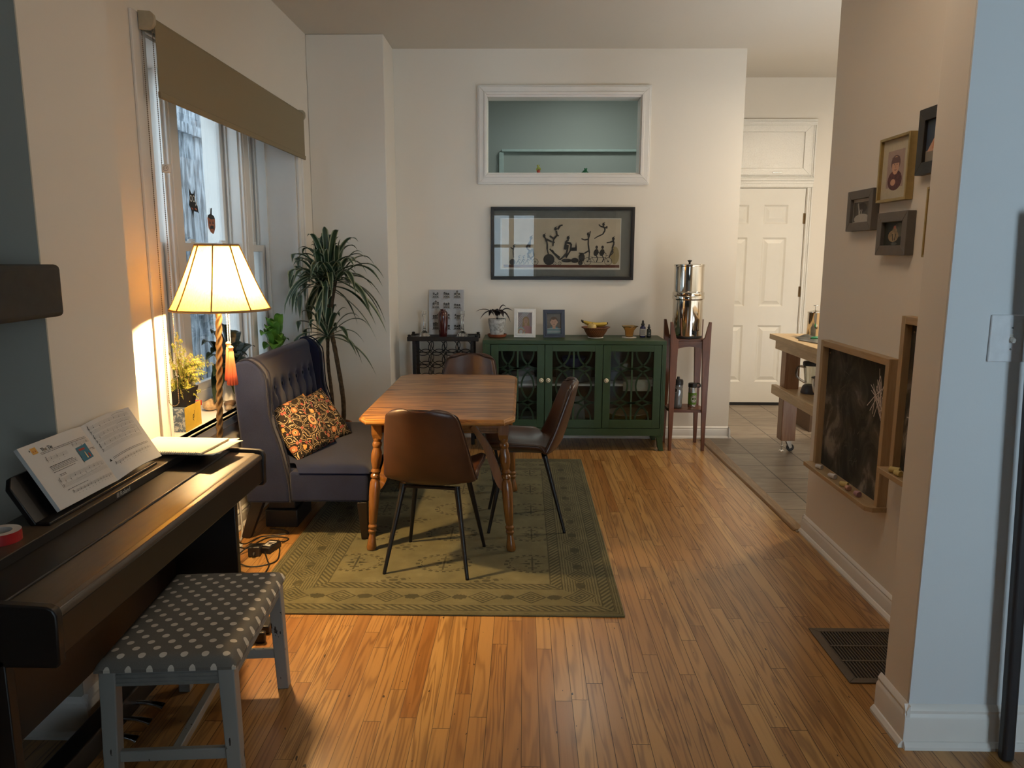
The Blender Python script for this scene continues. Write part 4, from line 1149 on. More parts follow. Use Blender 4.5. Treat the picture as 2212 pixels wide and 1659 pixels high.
b.build('divider', GREEN_IN, sb)
b = S()
for k in range(3): b.box(D3[k] + .006, D3[k + 1] - .006, SYF + .045, SYB - .015, .50, .516)
b.build('inner_shelf', SHELFW, sb)
for a_, c_ in ((SX0 + .022, D3[0] - .003), (D3[3] + .003, SX1 - .022)): S().box(a_, c_, SYF, SYF + .02, .178, SZ - .03).build('face_stile', GREEN, sb)
for sx in (0, 1):
    for sy in (0, 1):
        b = S(); x = SX0 + .004 if sx == 0 else SX1 - .004; sg = 1 if sx == 0 else -1
        y0 = SYF + .004 if sy == 0 else SYB - .05
        pr_ = [(x, .12), (x + sg * .075, .12), (x + sg * .052, .105), (x + sg * .043, .07), (x + sg * .038, .03), (x + sg * .026, 0), (x - sg * .008, 0), (x + sg * .0, .05)]
        b.prism(pr_, 'y', y0, y0 + .045); b.build('foot', GREEN, sb, bevel=.003)
for k in range(3):
    x0, x1 = D3[k] + .0025, D3[k + 1] - .0025; z0, z1 = .182, .822
    px0, px1, pz0, pz1 = x0 + .056, x1 - .056, .245, .772
    b = S(); b.box(x0, px0, SYF - .002, SYF + .018, z0, z1); b.box(px1, x1, SYF - .002, SYF + .018, z0, z1); b.box(px0, px1, SYF - .002, SYF + .018, z0, pz0); b.box(px0, px1, SYF - .002, SYF + .018, pz1, z1)
    dr = b.build('door', GREEN, sb, bevel=.0015)
    S().box(px0 - .004, px1 + .004, SYF + .0165, SYF + .0185, pz0 - .004, pz1 + .004).build('door_glass', CABGLASS, dr)
    f = S(); ya, yb = SYF + .003, SYF + .014
    def rib(pts, w=.0135):
        for (a, c), (a2, c2) in zip(pts, pts[1:]):
            L = math.hypot(a2 - a, c2 - c); nx, nz = -(c2 - c) / L * w / 2, (a2 - a) / L * w / 2; tx, tz = (a2 - a) / L * .002, (c2 - c) / L * .002
            f.prism([(a - nx - tx, c - nz - tz), (a2 - nx + tx, c2 - nz + tz), (a2 + nx + tx, c2 + nz + tz), (a + nx - tx, c + nz - tz)], 'y', ya, yb)
    W = px1 - px0; H = pz1 - pz0; xm = (px0 + px1) / 2; rx, ry = W * .415, H * .2515
    rib([(xm, pz0 - .003), (xm, pz1 + .003)], .0125)
    for cx in (px0 - .004, xm, px1 + .004):
        for cz in (pz1, pz0 + H / 2, pz0):
            run = []
            for j in range(97):
                q = 2 * PI * j / 96; p_ = (cx + rx * math.cos(q), cz + ry * math.sin(q))
                if px0 - .002 <= p_[0] <= px1 + .002 and pz0 - .002 <= p_[1] <= pz1 + .002: run.append(p_)
                else:
                    if len(run) > 1: rib(run, .0125)
                    run = []
            if len(run) > 1: rib(run, .0125)
    f.build('fretwork', GREEN, dr, flat=True)
    kx = (x1 - .023, x0 + .024, x0 + .024)[k]
    m = S(); m.cyl((kx, SYF - .002, .553), (kx, SYF - .014, .553), .006, .006, 10); m.ell((kx, SYF - .020, .553), (.0175, .009, .0175), 14, 8); m.build('knob', pm('cream_ceramic', (.78, .70, .50), .25), dr)
    dd = Dec(Matrix.Translation((-qx, -qy, 0)) @ axes((kx, SYF - .0285, .553), (1, 0, 0), (0, 0, 1), (0, -1, 0)))
    for j in range(6): dd.ell(.009 * math.cos(j), .009 * math.sin(j), .003, .003, 0, 8)
    dd.build('knob_pattern', [INK], dr)
# things seen through the glass
def dish(name, label, cat, prof, loc, mat, n=28):
    o = MB().lathe(prof, n=n).build(name, mat, loc=loc, ang=50); return tag(o, label, cat)
bowlp = lambda r, h, w=.004: [(r * .45, 0), (r * .5, .002), (r * .8, h * .45), (r, h), (r - w, h), (r * .78, h * .5), (r * .45, w), (0, w)]
dish('serving_bowl', 'shallow lime green bowl on the floor of the right sideboard compartment', 'bowl', bowlp(.17, .070), (.825, 5.93, .1785), pm('lime_glaze', (.42, .45, .05), .25))
dish('platter', 'cream oval platter leaning low behind the lime green bowl in the sideboard', 'plate', [(0, .0), (.1, .002), (.165, .016), (.162, .020), (.1, .006), (0, .004)], (.825, 5.93, .252), pm('cream_glaze', (.62, .58, .42), .3))
dish('blue_bowl', 'blue glass bowl on the middle sideboard shelf', 'bowl', bowlp(.105, .085), (.395, 5.93, .62), pm('blue_glaze', (.03, .05, .16), .2))
dish('casserole_dish', 'slate blue casserole dish under the blue glass bowl in the sideboard', 'dish', [(.10, 0), (.135, .01), (.142, .09), (.15, .095), (.15, .103), (0, .103)], (.395, 5.93, .517), pm('slate_glaze', (.07, .10, .12), .3))
dish('dinner_plates', 'stack of white plates on the left sideboard shelf', 'plates', [(.08, 0), (.12, .012), (.13, .014), (.13, .05), (.12, .048), (0, .046)], (-.04, 5.94, .517), pm('white_glaze', (.55, .56, .55), .25))
o = MB().box(-.11, .11, -.08, .08, 0, .035).build('napkin_pile', pm('linen', (.55, .53, .47), .9, bump=.3), loc=(.89, 5.850, .517), bevel=.012); tag(o, 'folded pale linen hanging over the right sideboard shelf', 'napkin')
o = MB().box(-.125, .09, -.085, -.078, -.055, .02).build('napkin_fold', pm('linen', (.55, .53, .47), .9), o, bevel=.004)
dish('small_cup', 'small white cup standing on its side on the right sideboard shelf', 'cup', bowlp(.035, .06), (.79, 5.95, .5935), pm('white_glaze', (.55, .56, .55), .25))
o = MB().box(-.11, .11, -.09, .09, 0, .075).build('baking_tin', pm('dark_tin', (.05, .045, .04), .4, .6), loc=(.76, 6.02, .517), bevel=.006); tag(o, 'dark baking tin on the right sideboard shelf under the small cup', 'tin')
o = MB().box(-.004, .004, -.1, .1, 0, .24).build('clear_tray', pm('clear_plastic_sheet', (.45, .50, .50), .15), loc=(.40, 5.93, .182)); o.rotation_euler = (0, rad(-20), rad(70)); tag(o, 'clear plastic tray leaning in the middle sideboard compartment', 'tray')
o = MB().box(-.13, .13, -.1, .1, 0, .07).build('storage_box', pm('grey_box', (.12, .12, .11), .6), loc=(-.02, 5.94, .1785), bevel=.008); tag(o, 'low grey box on the floor of the left sideboard compartment', 'box')

# ------------------------------------------------------------------ on the sideboard
ZS = SZ
pp = thing('potted_plant', 'dark drooping leaf plant in a whitewashed pot on a terracotta saucer', 'plant', (-.206, 5.945, ZS))
MB().lathe([(.050, 0), (.066, .004), (.074, .018), (.076, .026), (.070, .026), (.06, .012), (0, .010)], n=32).build('saucer', TERRA, pp)
g = G('whitewashed_pot', .6); nn = g.noise(g.tc, 34, 4, .7); g.col(g.ramp(nn, [(.35, (.23, .22, .20)), (.55, (.46, .455, .43)), (.75, (.58, .575, .55))])); g.bump(nn, .3, .002)
def potfr(q, z): return 1 + (.012 * math.cos(q * 22) if .112 < z < .127 else 0)
MB().lathe([(.044, .012), (.050, .014), (.058, .06), (.066, .105), (.068, .11), (.068, .13), (.069, .145), (.064, .145), (.06, .12), (0, .12)], n=44, fr=potfr).build('pot', g.mat, pp)
MB().lathe([(.061, .128), (0, .131)], n=20).build('soil', SOIL, pp)
b = MB()
rnd = random.Random(3)
for (ex, ez, ey, w) in ((-.165, .20, -.01, .016), (-.130, .145, -.03, .022), (-.06, .17, -.05, .03), (.02, .175, -.03, .03), (.07, .235, 0, .024), (.122, .205, .0, .024), (.105, .12, -.03, .022), (-.03, .19, .03, .028), (.05, .16, -.05, .026)):
    m = (ex * .45, ey * .5, max(.2, ez) + .045)
    pts = bez((ex * .05, 0, .125), (ex * .15, ey * .2, .19), m, (ex, ey, ez), 9)
    b.leaf(pts, w, mats=(0, 0), fold=.35, prof=lambda t: .06 if t < .25 else (.06 + .94 * math.sin(PI * min(1, (t - .25) / .75)) ** .7))
b.build('foliage', LEAFP, pp, norm=False)

def stand_frame(name, label, loc, w, h, lean, rz, fw, fm, back, draw):
    f = thing(name, label, 'picture frame', loc, rz, rot=(rad(-lean), 0, rz))
    b = MB(); b.frame('y', -w / 2, w / 2, 0, h, fw, -.010, .008); b.frame('y', -w / 2 + fw * .55, w / 2 - fw * .55, fw * .55, h - fw * .55, fw * .45, -.013, .004)
    b.build('frame', fm, f, bevel=.0015)
    MB().box(-w / 2 + .006, w / 2 - .006, .004, .011, .006, h - .006).build('backing_board', back, f)
    b = MB(); b.add([(-.02, .011, h * .62), (.02, .011, h * .62), (.03, .011 + math.tan(rad(24)) * h * .6, .005), (-.03, .011 + math.tan(rad(24)) * h * .6, .005)], [(0, 1, 2, 3)]); b.build('easel_back', back, f, solid=.004)
    M = axes((0, -.001, 0), (1, 0, 0), (0, 0, 1), (0, -1, 0))
    b = MB(); b.box(-w / 2 + fw * .8, w / 2 - fw * .8, -.001, .004, fw * .8, h - fw * .8); 
    d = Dec(M); mats = draw(d, w / 2 - fw, fw, h - fw)
    d.build('photograph', mats, f)
    MB().box(-w / 2 + fw, w / 2 - fw, -.006, -.0052, fw, h - fw).build('glass', PICGLASS, f)
    return f
SK = pm('photo_skin', (.55, .33, .23), .6); HAIRB = pm('photo_blond', (.42, .28, .13), .6); HAIRD = pm('photo_brown_hair', (.12, .065, .035), .6)
PBG1 = pm('photo_backdrop_pink', (.45, .36, .36), .6); PBG2 = pm('photo_backdrop_grey', (.16, .13, .11), .6, var=.3, vs=14)
PINKW = pm('photo_pink_top', (.52, .26, .24), .6); TEALS = pm('photo_teal', (.10, .22, .26), .6); PWHITE = pm('photo_white', (.6, .6, .58), .6); PDK = pm('photo_dark', (.035, .03, .03), .6)
RB1 = pm('photo_pastel_blue', (.35, .47, .5), .6); RB2 = pm('photo_pastel_yellow', (.6, .5, .28), .6)
def face(d, cx, cy, r, sk, hr, eyes):
    d.ell(cx, cy, r, r * 1.22, sk); d.ell(cx - r * .36, cy + r * .12, r * .12, r * .08, eyes, 8); d.ell(cx + r * .36, cy + r * .12, r * .12, r * .08, eyes, 8)
    d.line([(cx - r * .3, cy - r * .55), (cx, cy - r * .66), (cx + r * .3, cy - r * .55)], r * .10, hr)
    d.line([(cx, cy + r * .05), (cx + r * .08, cy - r * .28), (cx - r * .05, cy - r * .28)], r * .05, hr)
def draw_girl(d, w, z0, z1):
    d.rect(-w, w, z0, z1, 0)
    for k in range(4): d.poly([(-w, z1 - .06 - k * .02), (-w, z1 - .052 - k * .02), (-w + .05 + k * .012, z1), (-w + .04 + k * .012, z1)], 5)
    cx, cy = .008, z0 + (z1 - z0) * .60
    d.ell(cx, cy + .004, .025, .031, 2); d.poly([(cx - .025, cy), (cx + .025, cy), (cx + .030, cy - .05), (cx - .028, cy - .05)], 2)
    d.poly([(cx - .030, z0), (w, z0), (w, z0 + .05), (cx + .02, z0 + .062), (cx - .012, z0 + .062), (cx - .030, z0 + .045)], 3); d.ell(cx, cy - .028, .010, .014, 1)
    face(d, cx, cy, .0185, 1, 6, 6)
    for k, m in enumerate((4, 7, 3, 5)): d.ell(-.030, z0 + .014, .032 - k * .006, .036 - k * .007, m)
    d.ell(-.004, z0 + .022, .013, .009, 1)
    return [PBG1, SK, HAIRB, PINKW, RB1, PWHITE, HAIRD, RB2]
def draw_boy(d, w, z0, z1):
    d.rect(-w, w, z0, z1, 0); cx, cy = 0, z0 + (z1 - z0) * .58
    d.poly([(-w, z0), (w, z0), (w, z0 + .032), (.022, z0 + .052), (-.022, z0 + .052), (-w, z0 + .032)], 4)
    for k in range(4): d.rect(-w, w, z0 + .004 + k * .011, z0 + .008 + k * .011, 3)
    d.ell(cx, z0 + .052, .013, .016, 1); d.ell(cx, cy + .008, .030, .034, 2); face(d, cx, cy - .002, .0255, 1, 5, 5)
    d.ell(cx - .027, cy - .002, .004, .008, 1); d.ell(cx + .027, cy - .002, .004, .008, 1)
    d.poly([(cx - .028, cy + .012), (cx - .02, cy + .036), (cx + .01, cy + .042), (cx + .028, cy + .024), (cx + .027, cy + .012), (cx + .012, cy + .021), (cx - .008, cy + .016), (cx - .018, cy + .022)], 2)
    d.ell(cx, z0 + .03, .002, .002, 5, 6)
    return [PBG2, SK, HAIRD, PWHITE, TEALS, PDK]
stand_frame('photo_frame', 'white standing photo frame with a picture of a blond child in pink', (.010, 5.905, ZS + .0035), .168, .222, 9, rad(-4), .030, pm('white_frame', (.72, .70, .66), .4), pm('mdf', (.16, .08, .04), .8), draw_girl)
stand_frame('photo_frame', 'dark blue standing photo frame with a picture of a child in a striped shirt', (.238, 5.905, ZS + .0035), .168, .215, 9, rad(5), .030, pm('blue_frame', (.028, .038, .065), .5), pm('mdf', (.16, .08, .04), .8), draw_boy)

CO = pm('white_coaster', (.68, .62, .55), .6)
o = MB().lathe([(.0, 0), (.058, 0), (.060, .003), (.058, .007), (0, .007)], n=40, fr=lambda q, z: 1 + .012 * math.cos(q * 40)).build('coaster', CO, loc=(.562, 5.93, ZS), ang=60); tag(o, 'white round coaster under the woven fruit basket', 'coaster')
g = G('woven_cane', .5); f = ((g.z / .011).floor() * .5 + g.y.atan2(g.x) * (34 / (2 * PI))).frac(); h_ = ((f - .5).abs() * 2); k = ((g.z / .011).frac() - .5).abs() * 2
wv = h_ * .6 + k * .4; g.col(g.ramp(wv, [(.25, (.30, .11, .035)), (.6, (.16, .05, .018)), (.9, (.035, .012, .006))])); g.bump(1 - wv, .6, .004)
bk2 = thing('fruit_basket', 'small brown woven basket of fruit on the sideboard', 'basket', (.562, 5.93, ZS + .007))
MB().lathe([(.050, 0), (.062, .008), (.082, .040), (.094, .064), (.112, .076), (.110, .079), (.090, .068), (.078, .042), (.056, .012), (0, .010)], n=48, fr=lambda q, z: 1 + .02 * math.cos(q * 12) * (z > .07)).build('woven_bowl', g.mat, bk2, ang=60)
def banana(label, loc, rz, c):
    o = thing('banana', label, 'banana', loc, rz, 'bananas in the basket')
    pts = crm([(-.098, 0, .024), (-.075, 0, .016), (-.045, 0, .007), (0, 0, .0), (.045, .0, .003), (.075, 0, .008), (.088, 0, .012)], 4); K = len(pts) - 1
    b = MB(); b.tube(pts, [.0175 * min(1, max(.28, math.sin(PI * min(.999, max(.001, (k / K) * .98 + .01))) ** .45)) for k in range(K + 1)], 6); b.build('peel', c, o, subsurf=1, ang=180)
    b = MB(); b.cyl((-.112, 0, .033), (-.095, 0, .022), .0055, .0075, 8); b.ell((.090, 0, .0125), .006, 8, 5); b.build('stem', pm('banana_stem', (.03, .022, .012), .7), o)
    return o
BAN = pm('banana_peel', (.55, .38, .06), .5, var=.2, vs=18)
banana('yellow banana lying on top of the woven basket, its dark stem to the left', (.560, 5.925, ZS + .105), rad(-2), BAN); banana('yellow banana at the back of the basket behind the apple', (.565, 5.962, ZS + .095), rad(5), BAN)
ap_ = thing('apple', 'pale yellow apple in the basket in front of the bananas', 'apple', (.528, 5.886, ZS + .048))
MB().lathe([(0, .004), (.012, 0), (.028, .010), (.036, .030), (.034, .050), (.022, .064), (.010, .065), (0, .058)], n=24).build('flesh', pm('apple_skin', (.55, .40, .14), .3, var=.25, vs=12), ap_, ang=180)
MB().cyl((0, 0, .058), (.004, .002, .075), .0016, .0012, 6).build('stem', pm('banana_stem', (.03, .022, .012), .7), ap_)
o = MB().lathe([(0, 0), (.056, 0), (.058, .003), (.056, .007), (0, .007)], n=40).build('coaster', CO, loc=(.826, 5.95, ZS), ang=60); tag(o, 'white round coaster under the amber glass cup', 'coaster')
def ruff(q, z): return 1 + (.16 * math.cos(q * 5 + .6) * max(0, (z - .045) / .045) if z > .045 else 0)
ag = MB().lathe([(.026, .0), (.030, .002), (.033, .03), (.037, .05), (.050, .072), (.062, .082), (.060, .085), (.046, .074), (.034, .052), (.030, .03), (.027, .006), (0, .006)], n=60, fr=ruff).build('glass_cup', AMBERG, loc=(.826, 5.95, ZS + .0075), ang=80); tag(ag, 'amber glass cup with a ruffled rim on a white coaster', 'cup')
def dropper(label, loc, r, h, gm, dark, big):
    o = thing('dropper_bottle', label, 'bottle', loc)
    MB().lathe([(r * .9, 0), (r, .003), (r, h * .54), (r * .92, h * .60), (r * .5, h * .66), (r * .5, h * .70), (0, h * .70)], n=24).build('bottle', gm, o, ang=40)
    MB().lathe([(r * .62, h * .69), (r * .62, h * .79), (r * .5, h * .80), (r * .38, h * .84), (r * .36, h * .93), (r * .22, h), (0, h)], n=20).build('dropper_cap', BLACKP, o, ang=40)
    d = MB(); n = 12
    d.surf(lambda i, j: ((r + .0005) * math.sin(-1.05 + 2.1 * i), -(r + .0005) * math.cos(-1.05 + 2.1 * i), h * (.08 + .42 * j)), n, 1); lb = d.build('label', pm('bottle_label_white', (.62, .61, .6), .6) if big else pm('bottle_label_dark', (.035, .05, .045), .6), o)
    dd = MB()
    def q(a0, a1, z0, z1): dd.surf(lambda i, j: ((r + .0009) * math.sin(a0 + (a1 - a0) * i), -(r + .0009) * math.cos(a0 + (a1 - a0) * i), h * (z0 + (z1 - z0) * j)), 4, 1)
    if big:
        for k in range(6): q(-.7, .7 - .25 * (k % 2), .14 + k * .056, .165 + k * .056)
    else:
        q(-.25, .25, .26, .30); q(-.12, .12, .30, .36); q(-.05, .05, .36, .42); q(-.4, .4, .12, .14); q(-.4, .2, .17, .19)
    dd.build('label_print', INKG if big else pm('label_grey', (.5, .5, .48), .6), lb)
dropper('blue dropper bottle with a white label on the sideboard', (.938, 6.00, ZS), .0232, .132, pm('cobalt_glass', (.012, .014, .11), .1, coat=.3), 0, True)
dropper('small black dropper bottle standing beside the blue one', (.985, 5.99, ZS), .0175, .102, pm('black_glass', (.010, .012, .011), .12, coat=.3), 0, False)

# ------------------------------------------------------------------ framed artwork
fa = thing('framed_artwork', 'long black framed print of figures and bicycles below the interior window', 'picture', (.305, 6.165, 1.578))
b = MB(); b.frame('y', -.566, .566, -.284, .284, .027, -.030, -.001); b.frame('y', -.557, .557, -.275, .275, .010, -.034, -.02); b.build('frame', pm('black_frame', (.014, .012, .011), .35), fa, bevel=.0015)
MB().box(-.545, .545, -.012, -.004, -.262, .262).build('mat_board', pm('grey_mat', (.19, .19, .17), .85), fa)
M = axes((0, -.0125, 0), (1, 0, 0), (0, 0, 1), (0, -1, 0))
d = Dec(M)
ARTBG = pm('art_tan', (.60, .50, .36), .8, var=.12, vs=5); ARTD = pm('art_charcoal', (.055, .048, .043), .8, var=.3, vs=40); ARTR = pm('art_red_brown', (.13, .040, .022), .8, var=.35, vs=8); ARTW = pm('art_border', (.68, .65, .58), .8); ARTT = pm('art_ochre', (.38, .29, .14), .8)
AX0, AX1, AZ0, AZ1 = -.486, .456, -.196, .192
d.rect(AX0 - .006, AX1 + .006, AZ0 - .006, AZ1 + .006, 3); d.rect(AX0 + .006, AX1 - .0, AZ0 + .006, AZ1, 0); d.rect(AX0 + .02, AX1 - .002, AZ0 + .010, AZ0 + .030, 2); d.ell(AX1 - .04, -.09, .035, .07, 4)
GZ = AZ0 + .030
def wheel(x, r, sp=0, fill=False):
    if fill: d.ell(x, GZ + r, r, r, 1)
    d.ring(x, GZ + r, r, .0035, 1); d.ell(x, GZ + r, r * .2, r * .2, 1, 10)
    for k in range(sp): a = k * PI / sp; d.line([(x - r * math.cos(a), GZ + r - r * math.sin(a)), (x + r * math.cos(a), GZ + r + r * math.sin(a))], .0008, 1)
def figure(pts, head, s, w=.011):
    # a dancer: limbs as tapering strokes
    for L in pts:
        k = len(L) - 1
        for i in range(k): d.line(L[i:i + 2], .8 * w * s * (1.1 - .6 * i / max(1, k)), 1)
    d.ell(head[0], head[1], .010 * s, .012 * s, 1, 10); d.line([(head[0] - .008, head[1] + .008), (head[0] + .012, head[1] + .018)], .004, 1)
wheel(.20, .029, 7); wheel(.365, .029, 7)
for a, c in (((.20, GZ + .029), (.235, GZ + .058)), ((.235, GZ + .058), (.345, GZ + .058)), ((.345, GZ + .058), (.365, GZ + .029)), ((.235, GZ + .058), (.26, GZ + .022)), ((.26, GZ + .022), (.315, GZ + .022)), ((.315, GZ + .022), (.345, GZ + .058)), ((.20, GZ + .029), (.26, GZ + .022)), ((.345, GZ + .058), (.350, GZ + .078)), ((.335, GZ + .080), (.365, GZ + .072)), ((.225, GZ + .066), (.245, GZ + .060))): d.line([a, c], .003, 1)
for cx in (.268, .315): d.ell(cx, GZ + .098, .019, .028, 1, rot=-.3); d.ell(cx + .004, GZ + .139, .010, .013, 1); d.line([(cx, GZ + .08), (cx + .014, GZ + .05), (cx + .004, GZ + .024)], .008, 1); d.line([(cx + .01, GZ + .11), (cx + .035, GZ + .085)], .005, 1)
figure([[(.205, -.005), (.215, -.07), (.212, -.125)], [(.205, -.005), (.205, .048), (.200, .060)], [(.208, -.055), (.175, -.075), (.130, -.072)], [(.203, .035), (.175, .030), (.150, .040)], [(.205, .04), (.214, .070), (.220, .098)]], (.202, .074), 1, .013)
figure([[(.335, .105), (.318, .075), (.275, .055), (.252, .040)], [(.335, .105), (.330, .128), (.318, .138)], [(.334, .122), (.352, .135), (.348, .118)], [(.330, .128), (.300, .135), (.285, .150)]], (.322, .150), 1, .013)
figure([[(.408, .005), (.395, -.035), (.402, -.07), (.370, -.10)], [(.408, .005), (.400, .030), (.404, .035)], [(.402, .022), (.375, .012), (.350, .008)], [(.402, -.04), (.385, -.07), (.372, -.108)]], (.402, .040), 1.1, .013)
wheel(-.395, .022, 0, True); wheel(-.215, .024, 6); wheel(-.105, .042, 0, True); wheel(.145, .017, 0, True); wheel(-.06, .012); wheel(-.02, .012)
for x in (-.35, -.315, -.28): figure([[(x, GZ + .035), (x + .012, GZ + .018), (x + .008, GZ + .002)], [(x, GZ + .035), (x - .012, GZ + .014), (x - .020, GZ + .004)], [(x, GZ + .03), (x + .006, GZ + .048)], [(x + .004, GZ + .045), (x + .02, GZ + .036)]], (x + .008, GZ + .058), .55, .010)
figure([[(-.26, -.075), (-.235, -.04), (-.225, -.095), (-.25, -.115)], [(-.26, -.03), (-.255, .02), (-.25, .035)], [(-.258, .01), (-.285, -.03), (-.262, -.055)], [(-.255, -.05), (-.275, -.085), (-.245, -.125)]], (-.248, .046), 1.1, .015)
figure([[(-.12, .0), (-.12, -.045), (-.108, -.09)], [(-.12, .0), (-.135, .045), (-.15, .055)], [(-.125, .035), (-.085, .015), (-.06, .010)]], (-.145, .062), 1.1, .014)
figure([[(-.04, .07), (-.07, .035), (-.075, -.02)], [(-.05, .10), (-.045, .07), (-.03, .06)], [(-.07, .04), (-.10, .06)], [(-.04, .11), (-.02, .14), (.0, .145)]], (-.055, .115), 1.1, .015)
figure([[(.02, -.045), (.045, -.01), (.035, -.07), (.0, -.11)], [(.02, -.045), (.03, .02), (.05, .03)], [(.03, .01), (.07, .0), (.065, -.05), (.03, -.11)], [(-.02, -.11), (-.06, -.08), (-.08, -.05)]], (.045, .045), 1.2, .016)
d.ell(.035, GZ + .035, .042, .014, 1); d.ell(.10, GZ + .036, .03, .02, 1); d.ell(.155, GZ + .06, .024, .034, 1); d.line([(-.10, -.04), (-.02, -.125), (.05, -.075)], .012, 1)
figure([[(-.39, -.06), (-.388, -.085), (-.385, -.11)], [(-.39, -.06), (-.385, -.03)], [(-.388, -.045), (-.41, -.03)]], (-.383, -.022), .8, .012)
d.poly([(.06, -.055), (.115, -.055), (.115, -.028), (.108, .015), (.102, -.028), (.06, -.03)], 1)
d.build('print', [ARTBG, ARTD, ARTR, ARTW, ARTT], fa)
MB().box(-.545, .545, -.024, -.022, -.262, .262).build('glass', PICGLASS, fa)

# ------------------------------------------------------------------ wine rack with its things
wr = thing('wine_rack', 'black iron wine rack with rows of rings beside the pillar', 'wine rack', (-.620, 6.005, 0))
wx0, wx1 = -.232, .222
for x in (wx0, wx1):
    for y in (-.095, .095): MB().box(x - .014, x + .014, y - .012, y + .012, 0, .8345).build('post', IRON, wr, bevel=.003)
b = MB(); b.box(wx0 - .045, wx1 + .045, -.125, .125, .835, .855)
for y in (-.115, .115): b.box(wx0 - .05, wx1 + .05, y - .014, y + .014, .828, .862)
b.build('top', IRON, wr, bevel=.003)
b = MB()
for x in (wx0 - .034, wx1 + .034):
    for y in (-.115, .115): b.cyl((x, y, .862), (x, y, .872), .012, .012, 12); b.ell((x, y, .872), (.014, .014, .007), 12, 6)
b.build('corner_knob', IRON, wr)
rp = (wx1 - wx0 - .028) / 4; rr = rp / 2 + .009
b = MB()
for row in range(7):
    for k in range(4):
        for y in (-.095, .095):
            cx = wx0 + .014 + rp * (k + .5); cz = .775 - row * .098
            b.tube([(cx + rr * math.cos(q), y + (.004 if k % 2 else -.004), cz + rr * math.sin(q)) for q in [2 * PI * j / 28 for j in range(28)]], .0032, 6, closed=True)
b.build('ring_lattice', IRON, wr)
po = thing('print_board', 'clear framed print of small building drawings leaning on the wall above the wine rack', 'print', (-.618, 6.105, .8562), rot=(rad(-5), 0, 0))
MB().box(-.140, .140, -.002, .002, 0, .358).build('sheet', pm('poster_paper', (.84, .83, .83), .5), po)
d = Dec(axes((0, -.0022, 0), (1, 0, 0), (0, 0, 1), (0, -1, 0)))
d.rect(-.139, .139, .001, .357, 3)
rnd = random.Random(5)
for rI in range(4):
    for cI in range(3):
        cx, cz = -.085 + cI * .086, .045 + rI * .084; w = rnd.uniform(.026, .032); h = rnd.uniform(.03, .055)
        d.rect(cx - w, cx + w, cz - .004, cz, 1)
        for q in range(3):
            a = cx - w * .8 + q * w * .55; hh = h * rnd.uniform(.55, 1)
            d.rect(a, a + w * .5, cz, cz + hh, 1); d.poly([(a - .003, cz + hh), (a + w * .5 + .003, cz + hh), (a + w * .25, cz + hh + .010)], 0)
            for k in range(3): d.rect(a + .002, a + w * .5 - .002, cz + .005 + k * hh * .3, cz + .009 + k * hh * .3, 2 if k % 2 else 0)
        d.rect(cx - .012, cx + .012, cz - .012, cz - .0105, 1)
d.build('ink_print', [INK, INKG, PWHITE, pm('poster_paper', (.84, .83, .83), .5)], po)
MB().box(-.1405, .1405, -.0055, -.0035, 0, .359).build('cover_sheet', thin_glass('acrylic', (.98, .98, .98), .06), po)
vs_ = MB().lathe([(.026, 0), (.029, .003), (.033, .03), (.0385, .10), (.041, .155), (.038, .188), (.028, .203), (.021, .207), (.022, .216), (.018, .216), (.016, .205), (0, .19)], n=32).build('vase', pm('oxblood_glaze', (.055, .008, .008), .12, coat=.5), loc=(-.630, 5.955, .8555), ang=60); tag(vs_, 'tall oxblood red ceramic vase on the wine rack', 'vase')
def candlestick(label, x):
    o = MB().lathe([(.049, 0), (.050, .004), (.036, .022), (.018, .038), (.011, .046), (.014, .052), (.010, .060), (.0095, .150), (.013, .156), (.016, .160), (.017, .190), (.019, .200), (.014, .200), (.012, .175), (0, .172)], n=20, fr=lambda q, z: 1 + .05 * math.cos(q * 10)).build('candlestick', CRYSTAL, loc=(x, 5.985, .8555), ang=35)
    return tag(o, label, 'candlestick', 'glass candlesticks on the wine rack')
candlestick('clear glass candlestick at the left end of the wine rack', -.780); candlestick('clear glass candlestick on the wine rack between the red vase and the sideboard', -.480)

# ------------------------------------------------------------------ water filter on its stand
ws = thing('plant_stand', 'reddish brown four-legged wooden stand carrying the steel water filter', 'stand', (1.262, 5.895, 0))
for sx in (-1, 1):
    for sy in (-1, 1):
        b = MB(); x0, x1 = sx * .128, sx * .138
        pts = [(x1, 0), (x1 - sx * .022, 0), (x0 - sx * .038, .86), (x0 - sx * .020, .875), (x0 + sx * .008, .995), (x0 + sx * .026, .995), (x0 + sx * .020, .6)]
        b.prism(pts, 'y', min(sy * .120, sy * .148), max(sy * .120, sy * .148)); b.build('leg', STANDW, ws, bevel=.002)
b = MB(); b.box(-.115, .115, -.125, .125, .845, .864)
b.build('seat_board', STANDX, ws, bevel=.002)
for sy in (-1, 1):
    b = MB(); b.prism([(-.115, .848)] + [(-.115 + .23 * k / 10, .785 + .024 * math.sin(PI * k / 10)) for k in range(11)] + [(.115, .848)], 'y', min(sy * .118, sy * .136), max(sy * .118, sy * .136)); b.build('front_rail', STANDX, ws)
b = MB(); b.prism([(-.14, .05), (-.10, .125), (.10, .125), (.14, .05), (.14, -.05), (.115, -.125), (-.115, -.125), (-.14, -.05)], 'z', .297, .318); b.build('lower_shelf', STANDX, ws, bevel=.002)
wf = thing('water_filter', 'tall polished steel gravity water filter on the wooden stand', 'water filter', (1.262, 5.895, .8646))
MB().lathe([(.108, 0), (.112, .002), (.112, .016), (.106, .018), (0, .018)], n=48).build('base_ring', pm('black_rubber', (.01, .01, .01), .6), wf)
MB().lathe([(.0, .018), (.112, .018), (.1135, .022), (.1135, .290), (.118, .294), (.1215, .300), (.1215, .318), (.118, .326)], n=64).build('lower_chamber', STEEL, wf, ang=30)
